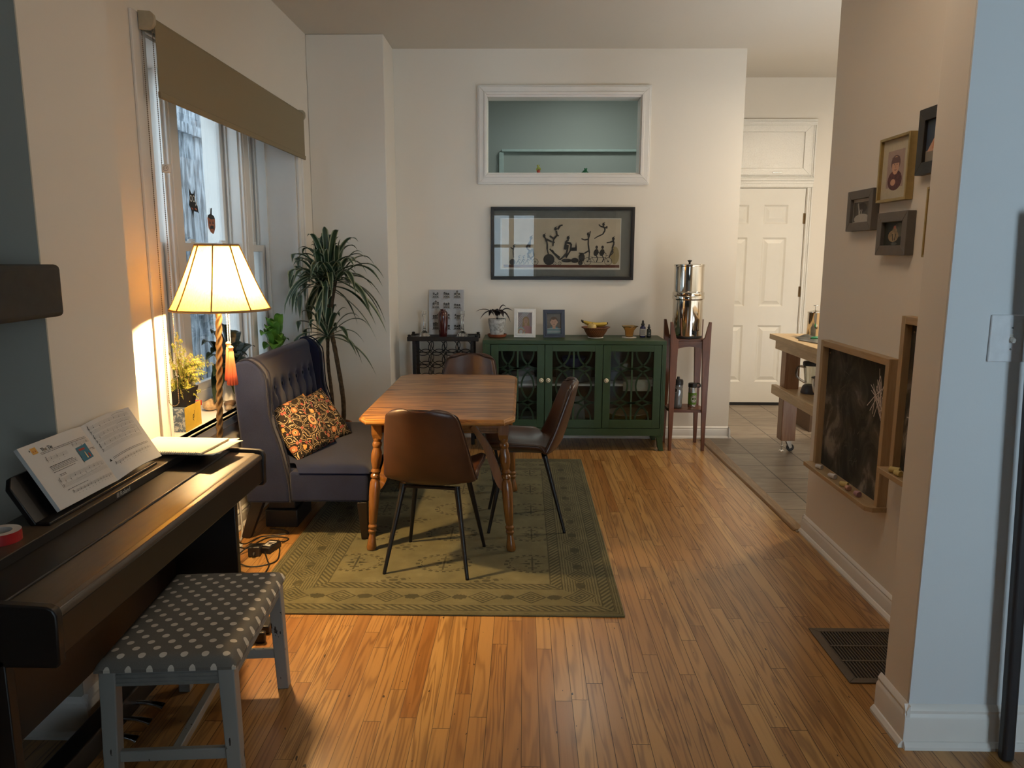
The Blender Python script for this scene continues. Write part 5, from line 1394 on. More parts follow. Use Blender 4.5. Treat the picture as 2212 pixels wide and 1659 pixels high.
MB().lathe([(.118, .322), (.1205, .330), (.1205, .346), (.114, .352), (.1115, .358), (.1115, .545)], n=64).build('upper_chamber', STEEL, wf, ang=30)
MB().lathe([(.1145, .542), (.1155, .545), (.1155, .556), (.112, .560), (.06, .564), (0, .566)], n=64).build('lid', STEEL, wf, ang=30)
MB().lathe([(.007, .565), (.008, .574), (.017, .584), (.017, .589), (.0, .592)], n=20).build('lid_knob', BLACKP, wf)
b = MB(); b.cyl((.035, -.108, .045), (.035, -.150, .045), .011, .009, 12); b.cyl((.035, -.144, .060), (.035, -.148, .018), .008, .007, 12); b.bar((.035, -.146, .060), (.055, -.160, .072), .008, .006); b.ell((.035, -.114, .045), (.017, .006, .017), 14, 8); b.build('spigot', BLACKP, wf)
def bottle(name, label, loc, parts):
    o = thing(name, label, 'bottle', loc)
    return o
b1 = bottle('water_bottle', 'clear grey squeeze bottle with a black cap on the stand shelf', (1.205, 5.865, .3186), 0)
MB().lathe([(.030, 0), (.034, .004), (.0355, .03), (.0345, .06), (.0365, .09), (.036, .13), (.034, .150), (.036, .160), (.0365, .180), (0, .182)], n=28, fr=lambda q, z: 1 + .012 * math.sin(q * 3 + z * 160)).build('bottle_body', pm('smoky_plastic', (.24, .25, .25), .12, .35, coat=.4), b1, ang=60)
MB().lathe([(.038, .180), (.039, .185), (.039, .212), (.034, .222), (.014, .226), (.011, .232), (.011, .244), (.0, .246)], n=24).build('cap', BLACKP, b1, ang=40)
d = Dec(axes((-.022, -.0295, .13), (.8, -.6, 0), (0, 0, 1), (-.6, -.8, 0))); d.ell(0, .012, .014, .019, 0); d.ell(0, .012, .0115, .016, 1); d.build('badge', [PWHITE, INK], b1)
b2 = bottle('water_bottle', 'steel bottle with a green wrap and looped black cap on the stand shelf', (1.325, 5.895, .3186), 0)
MB().lathe([(.029, 0), (.032, .003), (.032, .150), (.030, .158), (0, .158)], n=32).build('bottle_body', STEELB, b2, ang=40)
MB().lathe([(.0323, .022), (.0326, .024), (.0326, .112), (.0323, .114)], n=32).build('green_wrap', pm('green_wrap', (.10, .22, .02), .45), b2)
b = MB(); b.lathe([(.031, .156), (.034, .158), (.034, .186), (.029, .190), (0, .190)], n=28, fr=lambda q, z: 1 + .02 * math.cos(q * 20)); b.tube(crm([(.026, -.01, .186), (.045, -.016, .188), (.054, -.018, .176), (.052, -.018, .162), (.036, -.012, .158)], 5), .0055, 8); b.build('cap', BLACKP, b2, ang=40)
nm = MB()
def cyl_disc(r, mi, cz=.068, ca=.25, R_=.0330):
    n = 26; nm.add([(R_ * math.sin(ca + r * math.cos(2 * PI * k / n) / R_), -R_ * math.cos(ca + r * math.cos(2 * PI * k / n) / R_), cz + r * math.sin(2 * PI * k / n)) for k in range(n)] + [(R_ * math.sin(ca), -R_ * math.cos(ca), cz)], [(k, (k + 1) % n, n) for k in range(n)], mi)
cyl_disc(.030, 0, R_=.0329); cyl_disc(.0275, 1, R_=.0331); cyl_disc(.023, 0, R_=.0333)
def cyl_q(u0, u1, v0, v1, mi, ca=.25, R_=.0335):
    nm.surf(lambda i, j: (R_ * math.sin(ca + (u0 + (u1 - u0) * i) / R_), -R_ * math.cos(ca + (u0 + (u1 - u0) * i) / R_), .068 + v0 + (v1 - v0) * j), 3, 1, mi)
for (a, c, e, f) in ((-.013, -.0105, .004, .012), (-.0085, -.006, .004, .012), (-.013, -.006, .004, .006), (-.004, .001, .010, .012), (-.004, .001, .007, .009), (-.004, .001, .004, .006), (.003, .0055, .004, .012), (.0075, .010, .004, .012), (.003, .010, .010, .012), (-.015, .012, .0, .0016), (-.016, -.004, -.004, -.002), (-.012, .010, -.008, -.006), (-.002, .006, -.013, -.009)): cyl_q(a, c, e, f, 1)
nm.build('badge', [PWHITE, INK], b2, norm=False)
# ------------------------------------------------------------------ roller blind
rb = thing('roller_blind', 'beige roller blind pulled part way down over the wide window', 'blind', (-1.53, 4.33, 2.13))
def B(): return MB(Matrix.Translation((1.53, -4.33, -2.13)))
FAB = None
g = G('blind_fabric', .8, 0, .2); n = g.noise(g.tc, 500, 2); g.col(g.ramp(n, [(.3, (.25, .205, .13)), (.7, (.30, .25, .165))])); g.bump(n, .2, .002); FAB = g.mat
B().cyl((-1.527, 3.264, 2.420), (-1.527, 5.392, 2.420), .026, None, 20).build('roller', FAB, rb)
b = B(); b.box(-1.5025, -1.500, 3.272, 5.388, 2.150, 2.424); b.build('fabric_drop', FAB, rb)
b = B(); b.box(-1.509, -1.494, 3.272, 5.388, 2.128, 2.155); b.build('bottom_bar', FAB, rb, bevel=.004)
for y0, y1 in ((3.244, 3.263), (5.392, 5.408)):
    pr_ = [(-1.555, 2.388), (-1.52, 2.386), (-1.502, 2.393), (-1.491, 2.408), (-1.489, 2.424), (-1.492, 2.442), (-1.505, 2.456), (-1.555, 2.460)]
    B().prism(pr_, 'y', y0, y1).build('bracket', pm('blind_bracket', (.42, .36, .25), .5), rb, bevel=.002)
for nm_, x in (('back', -1.549), ('front', -1.506)):
    b = B(); step = .0078; z = .862
    while z < 2.39: b.ell((x, 3.256, z), .0026, 6, 4); z += step
    b.tube([(x, 3.256, .86), (x, 3.256, 2.39)], .0008, 4); b.build('bead_chain', pm('bead_chain', (.16, .12, .08), .5), rb)
b = B(); pts = [(-1.5275 + .0215 * math.cos(PI + PI * k / 12), 3.256, .860 + .022 * math.sin(PI + PI * k / 12)) for k in range(13)]
for p in pts: b.ell(p, .0026, 6, 4)
b.build('chain_loop', pm('bead_chain', (.16, .12, .08), .5), rb)
cl = B(); cl.box(-1.506, -1.470, 3.246, 3.266, 1.828, 1.862); k_ = cl.build('chain_clip', WHITEP, rb, bevel=.006, seg=3)
d = Dec(Matrix.Translation((1.53, -4.33, -2.13)) @ axes((-1.486, 3.2457, 1.845), (1, 0, 0), (0, 0, 1), (0, -1, 0))); d.ring(0, 0, .010, .0012, 0, 20); d.ell(-.004, .001, .0018, .0018, 0, 8); d.ell(.004, .001, .0018, .0024, 0, 8); d.build('clip_print', [INK], k_)

# ------------------------------------------------------------------ window clings
cat = thing('window_cling', 'black bat-eared cat cling stuck on the upper window pane', 'sticker', (-1.8815, 4.424, 1.785))
CM = axes((0, 0, 0), (0, 1, 0), (0, 0, 1), (1, 0, 0))
d = Dec(CM)
d.poly([(-.05, .075), (-.045, .02), (-.06, -.02), (-.03, -.05), (-.015, -.09), (.0, -.05), (.05, -.055), (.065, -.062), (.055, -.02), (.03, .0), (.025, .02), (.03, .072), (.008, .045), (-.02, .045)], 0)
for x in (-.028, .008): d.ell(x, .018, .017, .019, 1, 14); d.ell(x, .018, .011, .013, 0, 12)
d.line([(.045, .02), (.038, -.01), (.025, -.018)], .010, 1); d.line([(-.03, -.034), (-.01, -.042)], .008, 2); d.line([(.015, -.035), (.04, -.042)], .008, 2)
d.build('cling', [pm('cling_black', (.010, .010, .012), .6), WHITEP, pm('cling_orange', (.50, .13, .06), .6)], cat)
pk = thing('window_cling', 'orange pumpkin-face cling stuck on the upper window pane', 'sticker', (-1.8815, 4.66, 1.672))
d = Dec(CM); d.poly([(-.055, .035), (.0, .05), (.06, .03), (.058, -.02), (.035, -.052), (.018, -.06), (-.015, -.05), (-.045, -.025)], 1); d.poly([(-.05, .037), (.0, .026), (.058, .032), (.045, .048), (.015, .056), (.022, .095), (.0, .09), (-.008, .058), (-.04, .05)], 0)
d.poly([(-.022, .022), (-.005, .0), (-.030, .0)], 0); d.poly([(.026, .022), (.036, .0), (.014, .0)], 0); d.poly([(-.02, -.016), (.0, -.010), (.03, -.012), (.036, -.034), (.01, -.028), (-.022, -.034)], 0)
d.build('cling', [pm('cling_black', (.010, .010, .012), .6), pm('cling_pumpkin', (.42, .14, .06), .6)], pk)

# ------------------------------------------------------------------ things on the window sill
ZW = .672
bx = thing('keepsake_box', 'small blue marbled box with a yellow side under the fern on the sill', 'box', (-1.645, 3.545, ZW), rad(3))
g = G('blue_marbled', .6); n = g.noise(g.tc, 22, 3, .6, 3); g.col(g.ramp(n, [(.4, (.055, .09, .15)), (.52, (.10, .15, .22)), (.57, (.45, .48, .5))]))
MB().box(-.075, .066, -.097, .097, 0, .112).build('box_body', g.mat, bx, bevel=.002)
MB().box(.066, .070, -.097, .097, .0, .116).build('yellow_side', pm('yellow_card', (.62, .42, .05), .6), bx)
d = Dec(axes((.0703, .0, .055), (0, 1, 0), (0, 0, 1), (1, 0, 0))); d.line([(.0, -.018), (-.012, -.008), (-.010, .010), (.004, .012), (.006, .0), (-.004, -.006), (-.004, .006), (.012, .02), (.008, .03)], .0035); d.build('ink_mark', [INK], bx)
MB().box(-.02, .066, .098, .125, .088, .112).build('red_tab', pm('red_card', (.5, .04, .03), .6), bx)
fn_ = thing('fern', 'yellow-green fern in a square black pot on the blue box', 'plant', (-1.622, 3.535, ZW + .1125))
b = MB(); b.add([(x * .044, y * .044, 0) for x, y in ((-1, -1), (1, -1), (1, 1), (-1, 1))] + [(x * .060, y * .060, .088) for x, y in ((-1, -1), (1, -1), (1, 1), (-1, 1))] + [(x * .054, y * .054, .088) for x, y in ((-1, -1), (1, -1), (1, 1), (-1, 1))] + [(x * .052, y * .052, .07) for x, y in ((-1, -1), (1, -1), (1, 1), (-1, 1))],
    [(3, 2, 1, 0)] + [(i, (i + 1) % 4, 4 + (i + 1) % 4, 4 + i) for i in range(4)] + [(4 + i, 4 + (i + 1) % 4, 8 + (i + 1) % 4, 8 + i) for i in range(4)] + [(8 + i, 8 + (i + 1) % 4, 12 + (i + 1) % 4, 12 + i) for i in range(4)] + [(12, 13, 14, 15)])
b.build('pot', BLACKP, fn_, bevel=.002)
b = MB(); rnd = random.Random(21)
fr_ends = [(.005, .24, -.06), (.01, .29, -.02), (-.02, .26, .03), (-.02, .21, -.10), (.0, .20, .08), (.03, .15, .22), (.035, .10, .32), (.05, .12, .14), (.06, .02, -.06), (.075, -.02, .02), (.05, .0, -.10), (.065, .05, .08), (-.03, .23, .0), (.02, .20, -.07), (.02, .17, .12), (.05, .09, -.10), (.03, .12, .27), (.07, .0, .06), (.0, .25, .05), (-.01, .17, -.12), (.04, .05, .18), (.05, -.03, -.02)]
fr_ends += [(rnd.uniform(-.03, .07), rnd.uniform(.02, .16), rnd.uniform(-.12, .16)) for _ in range(30)]
for (ex, ez, ey) in fr_ends:
    p = bez((rnd.uniform(-.03, .03), rnd.uniform(-.03, .03), .07), (ex * .2, ey * .2, .12 + max(0, ez) * .4), (ex * .6, ey * .6, ez + .08), (ex, ey, ez + .055), 30)
    b.tube(p, .0009, 4, 1)
    for k in range(3, 30):
        t = (p[k] - p[k - 1]).normalized(); a = t.cross(V((1, .2, .3))).normalized()
        L = .015 * math.sin(PI * (k / 31)) ** .6 + .003
        for sg in (-1, 1):
            q = p[k] + a * sg * L + V((rnd.uniform(-.006, .006), rnd.uniform(-.005, .005), rnd.uniform(-.008, .002))); w = t * .0036
            b.add([p[k] - w * .3, (p[k] + q) / 2 - w, q, (p[k] + q) / 2 + w], [(0, 1, 2, 3)], 0 if rnd.random() < .8 else 2)
b.build('fronds', [LEAFY, pm('fern_stalk', (.16, .12, .03), .6), pm('fern_tan', (.42, .30, .10), .6)], fn_, flat=True, norm=False)
for lab, c, r_, m, sd in (('large speckled tan stone on the sill', (-1.665, 3.965, ZW), (.042, .052, .030), pm('tan_stone', (.42, .29, .16), .8, var=.3, vs=60), 1),
                      ('dark flat brown stone on the sill behind the lamp pole', (-1.60, 4.06, ZW), (.03, .04, .018), pm('brown_stone', (.15, .095, .06), .7, var=.35, vs=30), 2),
                      ('small grey-brown stone nearest the sill edge', (-1.565, 3.955, ZW), (.020, .028, .015), pm('grey_stone', (.22, .17, .12), .7, var=.3, vs=40), 3)):
    b = MB(); b.ell((0, 0, 0), 1, 20, 12); rnd = random.Random(sd); ph = [rnd.uniform(0, 6) for _ in range(6)]
    for i, v in enumerate(b.v): f = 1 + .06 * math.sin(v.x * 3 + ph[0]) + .05 * math.sin(v.y * 4 + ph[1]) + .03 * math.sin(v.z * 5 + ph[2]); b.v[i] = V((v.x * r_[0] * f, v.y * r_[1] * f, (v.z + 1) * r_[2] * (f if v.z > -.6 else 1)))
    tag(b.build('stone', m, loc=c), lab, 'stone')
def broadplant(name, label, loc, pot_prof, potm, leaves, lm, prof, potname='pot'):
    o = thing(name, label, 'plant', loc)
    MB().lathe(pot_prof, n=32).build(potname, potm, o, ang=50)
    zt = max(z for r, z in pot_prof)
    b = MB(); st_ = MB()
    for (ey, ex, ez, w) in leaves:
        m_ = (ex * .6, ey * .55, max(ez, .2) + .07)
        p = bez((ex * .05, ey * .05, zt - .03), (ex * .15, ey * .2, zt + .08), m_, (ex, ey, ez), 14)
        st_.tube(p[:8], .0022, 5); b.leaf(p[5:], w, up=(.25, 0, 1), mats=(0, 0), fold=.28, prof=prof)
    b.build('foliage', lm, o, norm=False); st_.build('stems', lm, o)
    return o
rnd = random.Random(8)
lv = [(-.36, .03, .28, .030), (-.30, .06, .12, .042), (-.20, .0, .40, .034), (-.34, .05, .05, .040), (-.10, .03, .43, .03), (.02, .06, .30, .036), (.14, .05, .30, .036), (.28, .06, .27, .030), (.20, .04, .12, .035), (-.05, .08, .14, .035), (.08, .07, .16, .04), (-.22, .07, .20, .04), (.0, -.02, .32, .035), (.33, .05, .14, .032), (-.14, .08, .06, .036), (.16, .08, .04, .03), (-.27, .02, .30, .03), (.10, .0, .38, .03), (-.40, .08, .20, .034), (-.25, .10, .16, .04), (-.38, .02, .36, .028), (-.12, .10, .26, .038), (.05, .10, .24, .04), (.22, .0, .36, .028), (-.30, .10, .30, .036)]
broadplant('peace_lily', 'dark broad-leaved plant on the sill behind the settee', (-1.675, 4.26, ZW), [(.045, 0), (.055, .004), (.07, .10), (.072, .115), (.066, .115), (.06, .095), (0, .095)], pm('white_pot', (.72, .70, .68), .4), lv, LEAFD, lambda t: math.sin(PI * min(1, t * .95 + .04)) ** .8)
rnd = random.Random(9); lv = [(rnd.uniform(-.17, .19), rnd.uniform(-.04, .08), rnd.uniform(.18, .42), rnd.uniform(.030, .046)) for _ in range(30)]
broadplant('pothos', 'bright green leafy plant on the sill at the far end of the window', (-1.675, 5.08, ZW), [(.05, 0), (.06, .004), (.075, .11), (.078, .125), (.07, .125), (.065, .10), (0, .10)], TERRA, lv, LEAFB, lambda t: math.sin(PI * min(1, t ** .8 * .97 + .02)) ** .8)

# ------------------------------------------------------------------ dracaena
dr_ = thing('dracaena', 'tall dracaena with striped drooping leaves in the corner behind the settee', 'plant', (-1.33, 5.40, 0))
MB().lathe([(.10, 0), (.115, .006), (.14, .24), (.15, .25), (.15, .275), (.138, .275), (.13, .235), (0, .235)], n=36).build('pot', TERRA, dr_, loc=(-.07, .03, 0), ang=45)
MB().lathe([(.131, .236), (0, .245)], n=24).build('soil', SOIL, dr_, loc=(-.07, .03, 0))
b = MB()
def cane(pts, r0, r1):
    p = crm(pts, 8); K = len(p) - 1
    b.tube(p, [(r0 + (r1 - r0) * k / K) * (1 + .07 * math.sin(k * 2.7)) for k in range(K + 1)], 10)
cane([(.03, -.04, .22), (.042, -.05, .46), (.005, -.07, .80), (-.025, -.09, 1.02), (-.035, -.095, 1.20), (-.020, -.10, 1.33)], .017, .013)
cane([(-.028, -.09, 1.0), (-.055, -.07, 1.14), (-.075, -.075, 1.27)], .012, .010)
cane([(-.027, -.09, 1.02), (.0, -.10, 1.16), (.03, -.09, 1.32)], .012, .010)
cane([(-.04, .0, .22), (-.05, -.01, .50), (-.062, -.03, .72), (-.05, -.06, .90)], .014, .011)
b.build('cane', TRUNK, dr_, ang=70)
b = MB(); rnd = random.Random(4)
def crown(c, n, L, up0, name_seed):
    r_ = random.Random(name_seed)
    for k in range(n):
        az = 2 * PI * (k * .381966) + r_.uniform(-.25, .25); el = up0 + (1.5 - up0) * ((k / n) ** .9); l = L * r_.uniform(.78, 1.12)
        dx, dy = math.cos(az), math.sin(az)
        if dy > 0: dy *= .55
        if dx < 0 and abs(dy) < .5: dx *= .85
        hor = math.cos(el) * l; ver = math.sin(el) * l
        droop = .17 * (1.25 - max(0, el) * .85) * (l / .35)
        p1 = (c[0] + dx * hor * .45, c[1] + dy * hor * .45, c[2] + ver * .55 + .03)
        p2 = (c[0] + dx * hor * .85, c[1] + dy * hor * .85, c[2] + ver * .95)
        p3 = (c[0] + dx * hor * 1.12, c[1] + dy * hor * 1.12, c[2] + ver * .98 - droop)
        p = bez((c[0] + dx * .01, c[1] + dy * .01, c[2]), p1, p2, p3, 12)
        for q_ in p:
            q_.x = max(q_.x, -.215 + .01 * math.sin(k)); q_.y = min(q_.y, .34)
            if q_.z < 1.06: q_.y = max(q_.y, -.40)
        b.leaf(p, r_.uniform(.0175, .0265), mats=(0, 1), fold=.3, edge=.68, prof=lambda t: (.55 + .45 * math.sin(PI * t)) * min(1, (1 - t) * 4 + .03))
crown((-.020, -.10, 1.33), 38, .37, -.35, 1)
crown((-.075, -.075, 1.27), 32, .34, -.45, 2)
crown((.03, -.09, 1.31), 30, .35, -.40, 3)
crown((-.045, -.07, .92), 28, .30, -.30, 5)
b.build('foliage', [LEAFG, LEAFC], dr_, norm=False)

# ------------------------------------------------------------------ cords, adapters and boxes on the floor
ps = thing('power_strip', 'white power strip crowded with plugs on the floor by the wall', 'power strip', (-1.452, 3.50, 0), rad(2))
MB().box(-.028, .028, -.19, .19, 0, .034).build('strip_body', WHITEP, ps, bevel=.004)
b = MB()
for k in range(5): b.box(-.016, .018, -.15 + k * .062, -.118 + k * .062, .034, .066); b.cyl((.0, -.134 + k * .062, .066), (.012, -.134 + k * .062, .085), .007, .005, 8)
b.build('plug', BLACKP, ps, bevel=.003)
ad = thing('power_adapter', 'black adapter with a printed white label beside the settee leg', 'adapter', (-1.292, 3.692, 0), rad(-14))
MB().box(-.032, .032, -.055, .055, 0, .034).build('adapter_body', BLACKP, ad, bevel=.005)
d = Dec(axes((0, 0, .0342), (1, 0, 0), (0, 1, 0), (0, 0, 1))); d.rect(-.022, .022, -.032, -.024, 0); d.rect(-.022, .022, .02, .032, 0); d.rect(-.022, .022, .004, .010, 0); d.rect(-.018, -.004, -.018, -.004, 0); d.rect(.0, .02, -.016, -.010, 0); d.build('label_print', [PAPER], ad)
o = MB().box(-.030, .030, -.030, .030, 0, .052).cyl((0, -.03, .02), (0, -.05, .015), .010, .006, 10).build('power_adapter', BLACKP, loc=(-1.345, 3.625, 0), bevel=.005); o.rotation_euler = (0, 0, rad(8)); tag(o, 'square black plug-in adapter lying among the cords left of the labelled one', 'adapter')
CORD = pm('black_cord', (.012, .011, .010), .45)
def cord(label, pts, r=.0035, m=None):
    o = MB().tube(crm(pts, 7), r, 7).build('power_cable', m or CORD, ang=180); tag(o, label, 'cable', 'tangled cables by the wall')
cord('black cable looping wide over the floor from the power strip to the labelled adapter', [(-1.43, 3.50, .06), (-1.39, 3.49, .02), (-1.32, 3.47, .004), (-1.25, 3.49, .004), (-1.212, 3.545, .004), (-1.228, 3.64, .004), (-1.258, 3.732, .004), (-1.283, 3.76, .018)])
cord('black cable arching over the square adapter to the power strip', [(-1.44, 3.44, .08), (-1.40, 3.48, .045), (-1.366, 3.55, .062), (-1.34, 3.61, .062), (-1.31, 3.66, .045)])
cord('black cable circling back under the settee', [(-1.44, 3.62, .08), (-1.43, 3.72, .02), (-1.40, 3.86, .004), (-1.31, 3.895, .004), (-1.268, 3.92, .004), (-1.31, 3.97, .004), (-1.39, 3.985, .004)])
cord('black cable lying in a loop beside the rug edge', [(-1.44, 3.56, .08), (-1.40, 3.66, .02), (-1.385, 3.79, .005), (-1.35, 3.855, .005), (-1.29, 3.862, .004), (-1.243, 3.84, .004), (-1.25, 3.80, .004), (-1.285, 3.755, .02)])
cord('black cable running along the floor toward the bench', [(-1.30, 3.635, .012), (-1.26, 3.55, .0075), (-1.225, 3.46, .004), (-1.215, 3.25, .004), (-1.212, 3.02, .004), (-1.15, 2.94, .004), (-1.06, 2.905, .008)])
cord('grey cable hanging down the wall behind the settee leg', [(-1.548, 3.97, .40), (-1.545, 3.97, .25), (-1.532, 3.95, .12), (-1.51, 3.90, .02), (-1.485, 3.80, .006), (-1.46, 3.70, .05)], .0055, pm('grey_cable', (.40, .38, .36), .5))
tag(MB().box(-.09, .09, -.14, .14, 0, .10).box(-.075, .075, -.12, .12, .10, .155).build('router_box', BLACKP, loc=(-1.335, 4.16, 0), bevel=.006), 'black electronics box on the floor under the settee', 'box')

# ------------------------------------------------------------------ right wall: frames and chalkboards
RM = lambda y, z, x: axes((x, y, z), (0, -1, 0), (0, 0, 1), (-1, 0, 0))  # u = toward the viewer, v = up, out of the wall
def wall_frame(label, y0, y1, z0, z1, dep, fw, fm, draw, matw=0, mm=None, bev=.002):
    yc, zc = (y0 + y1) / 2, (z0 + z1) / 2; w, h = y1 - y0, z1 - z0
    f = thing('picture_frame', label, 'picture frame', (1.54, yc, zc))
    M = axes((0, 0, 0), (0, -1, 0), (0, 0, 1), (-1, 0, 0))
    o_ = [(-w / 2, -h / 2), (w / 2, -h / 2), (w / 2, h / 2), (-w / 2, h / 2)]
    b = MB(M)
    i_ = [(u - math.copysign(fw, u), v - math.copysign(fw, v)) for u, v in o_]
    for k in range(4): b.prism([o_[k], o_[(k + 1) % 4], i_[(k + 1) % 4], i_[k]], 'z', 0, dep)
    b.build('frame', fm, f, bevel=bev)
    q = MB(M); q.box(-w / 2 + fw * .8, w / 2 - fw * .8, -h / 2 + fw * .8, h / 2 - fw * .8, 0, dep * .55)
    q.build('mount', mm or PDK, f)
    d = Dec(M @ Matrix.Translation((0, 0, dep * .55))); a, c = w / 2 - fw - matw, h / 2 - fw - matw
    d.build('photograph', draw(d, a, c), f)
    return f
DG = pm('slate_frame', (.125, .110, .096), .55); BK = pm('ebony_frame', (.016, .014, .013), .45)
def dr_rock(d, a, c):
    d.rect(-a, a, -c, c, 0); d.ell(0, -c * .75, a * .9, c * .45, 2); d.ell(.0, c * .25, a * .55, c * .45, 1); d.line([(-a * .5, c * .7), (-a * .35, 0), (-a * .3, -c * .5)], .012, 2); d.line([(.0, c * .1), (-a * .1, -c * .45)], .007, 2); d.line([(-a * .2, c * .1), (-a * .3, -c * .45)], .007, 2); d.rect(-a, a, c * .8, c, 2); return [pm('bw_mid', (.09, .085, .075), .6), PDK, pm('bw_light', (.42, .40, .36), .6)]
def dr_child(d, a, c):
    d.rect(-a, a, -c, c, 0); d.ell(0, -c * .62, a * .85, c * .55, 3); d.ell(-a * .2, -c * .72, a * .3, c * .18, 1); d.ell(0, c * .32, a * .55, c * .42, 2); face(d, 0, c * .18, a * .42, 1, 2, 4); d.poly([(-a * .5, c * .3), (a * .5, c * .3), (a * .45, c * .62), (-a * .45, c * .62)], 2); return [pm('photo_mauve', (.36, .27, .24), .6), SK, pm('photo_plum', (.13, .07, .07), .6), pm('photo_maroon', (.10, .035, .04), .6, var=.4, vs=60), PDK]
def dr_bird(d, a, c):
    d.rect(-a, a, -c, c, 0); d.ell(a * .4, c * .3, a * .5, c * .6, 3); d.ell(-a * .1, -c * .2, a * .5, c * .5, 1); d.ell(.0, c * .25, a * .22, c * .3, 1); d.ell(.0, c * .55, a * .12, c * .14, 2); d.line([(-a * .2, 0), (-a * .1, -c * .6)], .006, 0); d.line([(a * .15, .0), (.05 * a, -c * .55)], .006, 0); d.ell(0, -c * .85, a * .3, c * .12, 3); return [pm('photo_black_green', (.022, .024, .018), .6), pm('photo_buff', (.28, .20, .11), .6, var=.4, vs=50), pm('photo_coral', (.45, .15, .1), .6), pm('photo_grey_green', (.09, .09, .075), .6, var=.4, vs=30)]
def dr_sit(d, a, c):
    d.rect(-a, a, -c, c, 0); d.rect(-a, a, -c, -c * .45, 3); d.poly([(-a * .9, -c * .5), (a * .5, -c * .5), (a * .2, c * .1), (-a * .4, c * .1)], 1); d.poly([(-a * .5, -c * .4), (a * .3, -c * .4), (a * .1, c * .3), (-a * .35, c * .3)], 2); d.ell(-a * .1, c * .45, a * .16, c * .13, 1); d.ell(-a * .1, c * .52, a * .15, c * .08, 4); return [pm('photo_navy', (.025, .045, .085), .6), SK, pm('photo_orange', (.50, .21, .11), .6), pm('photo_sand', (.24, .21, .17), .6), HAIRB]
def dr_plain(d, a, c):
    d.rect(-a, a, -c, c, 0); d.rect(-a, a, -c, -c * .3, 1); return [pm('photo_amber', (.42, .30, .15), .6), pm('photo_amber_dark', (.33, .21, .08), .6)]
wall_frame('dark grey square frame with a black and white wildlife photo, farthest along the wall', 3.41, 3.67, 1.605, 1.785, .034, .038, DG, dr_rock, .004, pm('bw_border', (.5, .48, .42), .6))
wall_frame('gold frame with a cream mat around a child portrait', 3.128, 3.385, 1.716, 1.978, .032, .012, GOLD, dr_child, .045, pm('cream_mat', (.50, .46, .35), .8))
wall_frame('dark grey square frame with a buff bird photo, below the gold child portrait', 3.085, 3.342, 1.497, 1.672, .036, .040, DG, dr_bird)
wall_frame('black frame with a photo of a person sitting in orange, highest on the wall', 2.80, 3.072, 1.800, 2.043, .030, .045, BK, dr_sit)
wall_frame('thin gold frame half hidden behind the white wall corner', 2.76, 2.982, 1.490, 1.752, .022, .010, GOLD, dr_plain, .012, pm('amber_mount', (.40, .30, .16), .7))
def chalkboard(label, y0, y1, z0, z1, marks):
    o = thing('chalkboard', label, 'chalkboard', (1.54, (y0 + y1) / 2, z0))
    w, h = y1 - y0, z1 - z0; M = axes((0, 0, 0), (0, -1, 0), (0, 0, 1), (-1, 0, 0)); fw, dep = .030, .042
    for a_, c_ in ((-w / 2, -w / 2 + fw), (w / 2 - fw, w / 2)): MB(M).box(a_, c_, 0, h, 0, dep).build('frame_stile', CBWOOD, o, bevel=.0015)
    b = MB(M); b.box(-w / 2 + fw, w / 2 - fw, h - fw, h, 0, dep); b.build('frame_rail', CBWOODY, o, bevel=.0015)
    b = MB(M); b.prism([(-w / 2 - .012, .0), (-w / 2 - .012, .085), (w / 2 - .02, .085), (w / 2 + .005, .06), (w / 2 + .005, 0)], 'y', -.012, .010); b.build('chalk_ledge', CBWOODY, o, bevel=.002)
    MB(M).box(-w / 2 + fw, w / 2 - fw, .008, h - fw, .002, .012).build('slate_panel', CHALKB, o)
    b = MB(M)
    for u in (-w / 2 + fw + .022, w / 2 - fw - .022): b.cyl((u, h - fw - .03, .010), (u, h - fw - .03, .0145), .006, .005, 10)
    b.build('screw', STEELB, o)
    d = Dec(M @ Matrix.Translation((0, 0, .0122))); marks(d, w, h); d.build('chalk_drawing', [pm('chalk_line', (.55, .48, .44), .9), pm('chalk_smear', (.085, .078, .068), .9)], o)
    return o
def m1(d, w, h):
    cx, cz = w / 2 - .135, h - .185; r_ = random.Random(6)
    for k in range(15):
        a = r_.uniform(0, PI); L = r_.uniform(.05, .125); ox_, oz_ = r_.uniform(-.035, .035), r_.uniform(-.035, .035)
        d.line([(cx + ox_ - L * math.cos(a) * .55, cz + oz_ - L * math.sin(a)), (cx + ox_ + r_.uniform(-.012, .012), cz + oz_ + .008), (cx + ox_ + L * math.cos(a) * .55, cz + oz_ + L * math.sin(a))], .0042)
    d.ring(cx + .02, cz - .02, .035, .004, 0, 18, -1.4, 1.2)
    for k in range(16):
        u, v = r_.uniform(-.26, .1), r_.uniform(.06, .5); d.line([(u, v), (u + r_.uniform(-.03, .03), v + r_.uniform(-.03, .03)), (u + r_.uniform(-.05, .05), v + r_.uniform(-.05, .05))], .0022, 1)
def m2(d, w, h):
    u0 = -w / 2 + .07
    d.line([(u0 + .03, h - .10), (u0 + .005, h - .14), (u0 + .015, h - .17), (u0 + .03, h - .13), (u0 + .05, h - .11), (u0 + .03, h - .18)], .0045, 0)
    for k in range(6): d.line([(u0 + .03 + k * .006, h - .18), (u0 + .01 + k * .004, h - .30), (u0 - .01 + k * .01, h - .40)], .0025, 1)
    d.ring(u0 + .06, h - .47, .06, .005, 0, 20, 1.2, 4.6); d.line([(u0 - .02, h - .40), (u0 + .06, h - .395)], .004, 0); d.line([(u0 + .0, h - .34), (u0 + .07, h - .36)], .003, 0)
    d.ring(u0 + .05, h - .52, .08, .003, 1, 20, 1.2, 4.6)
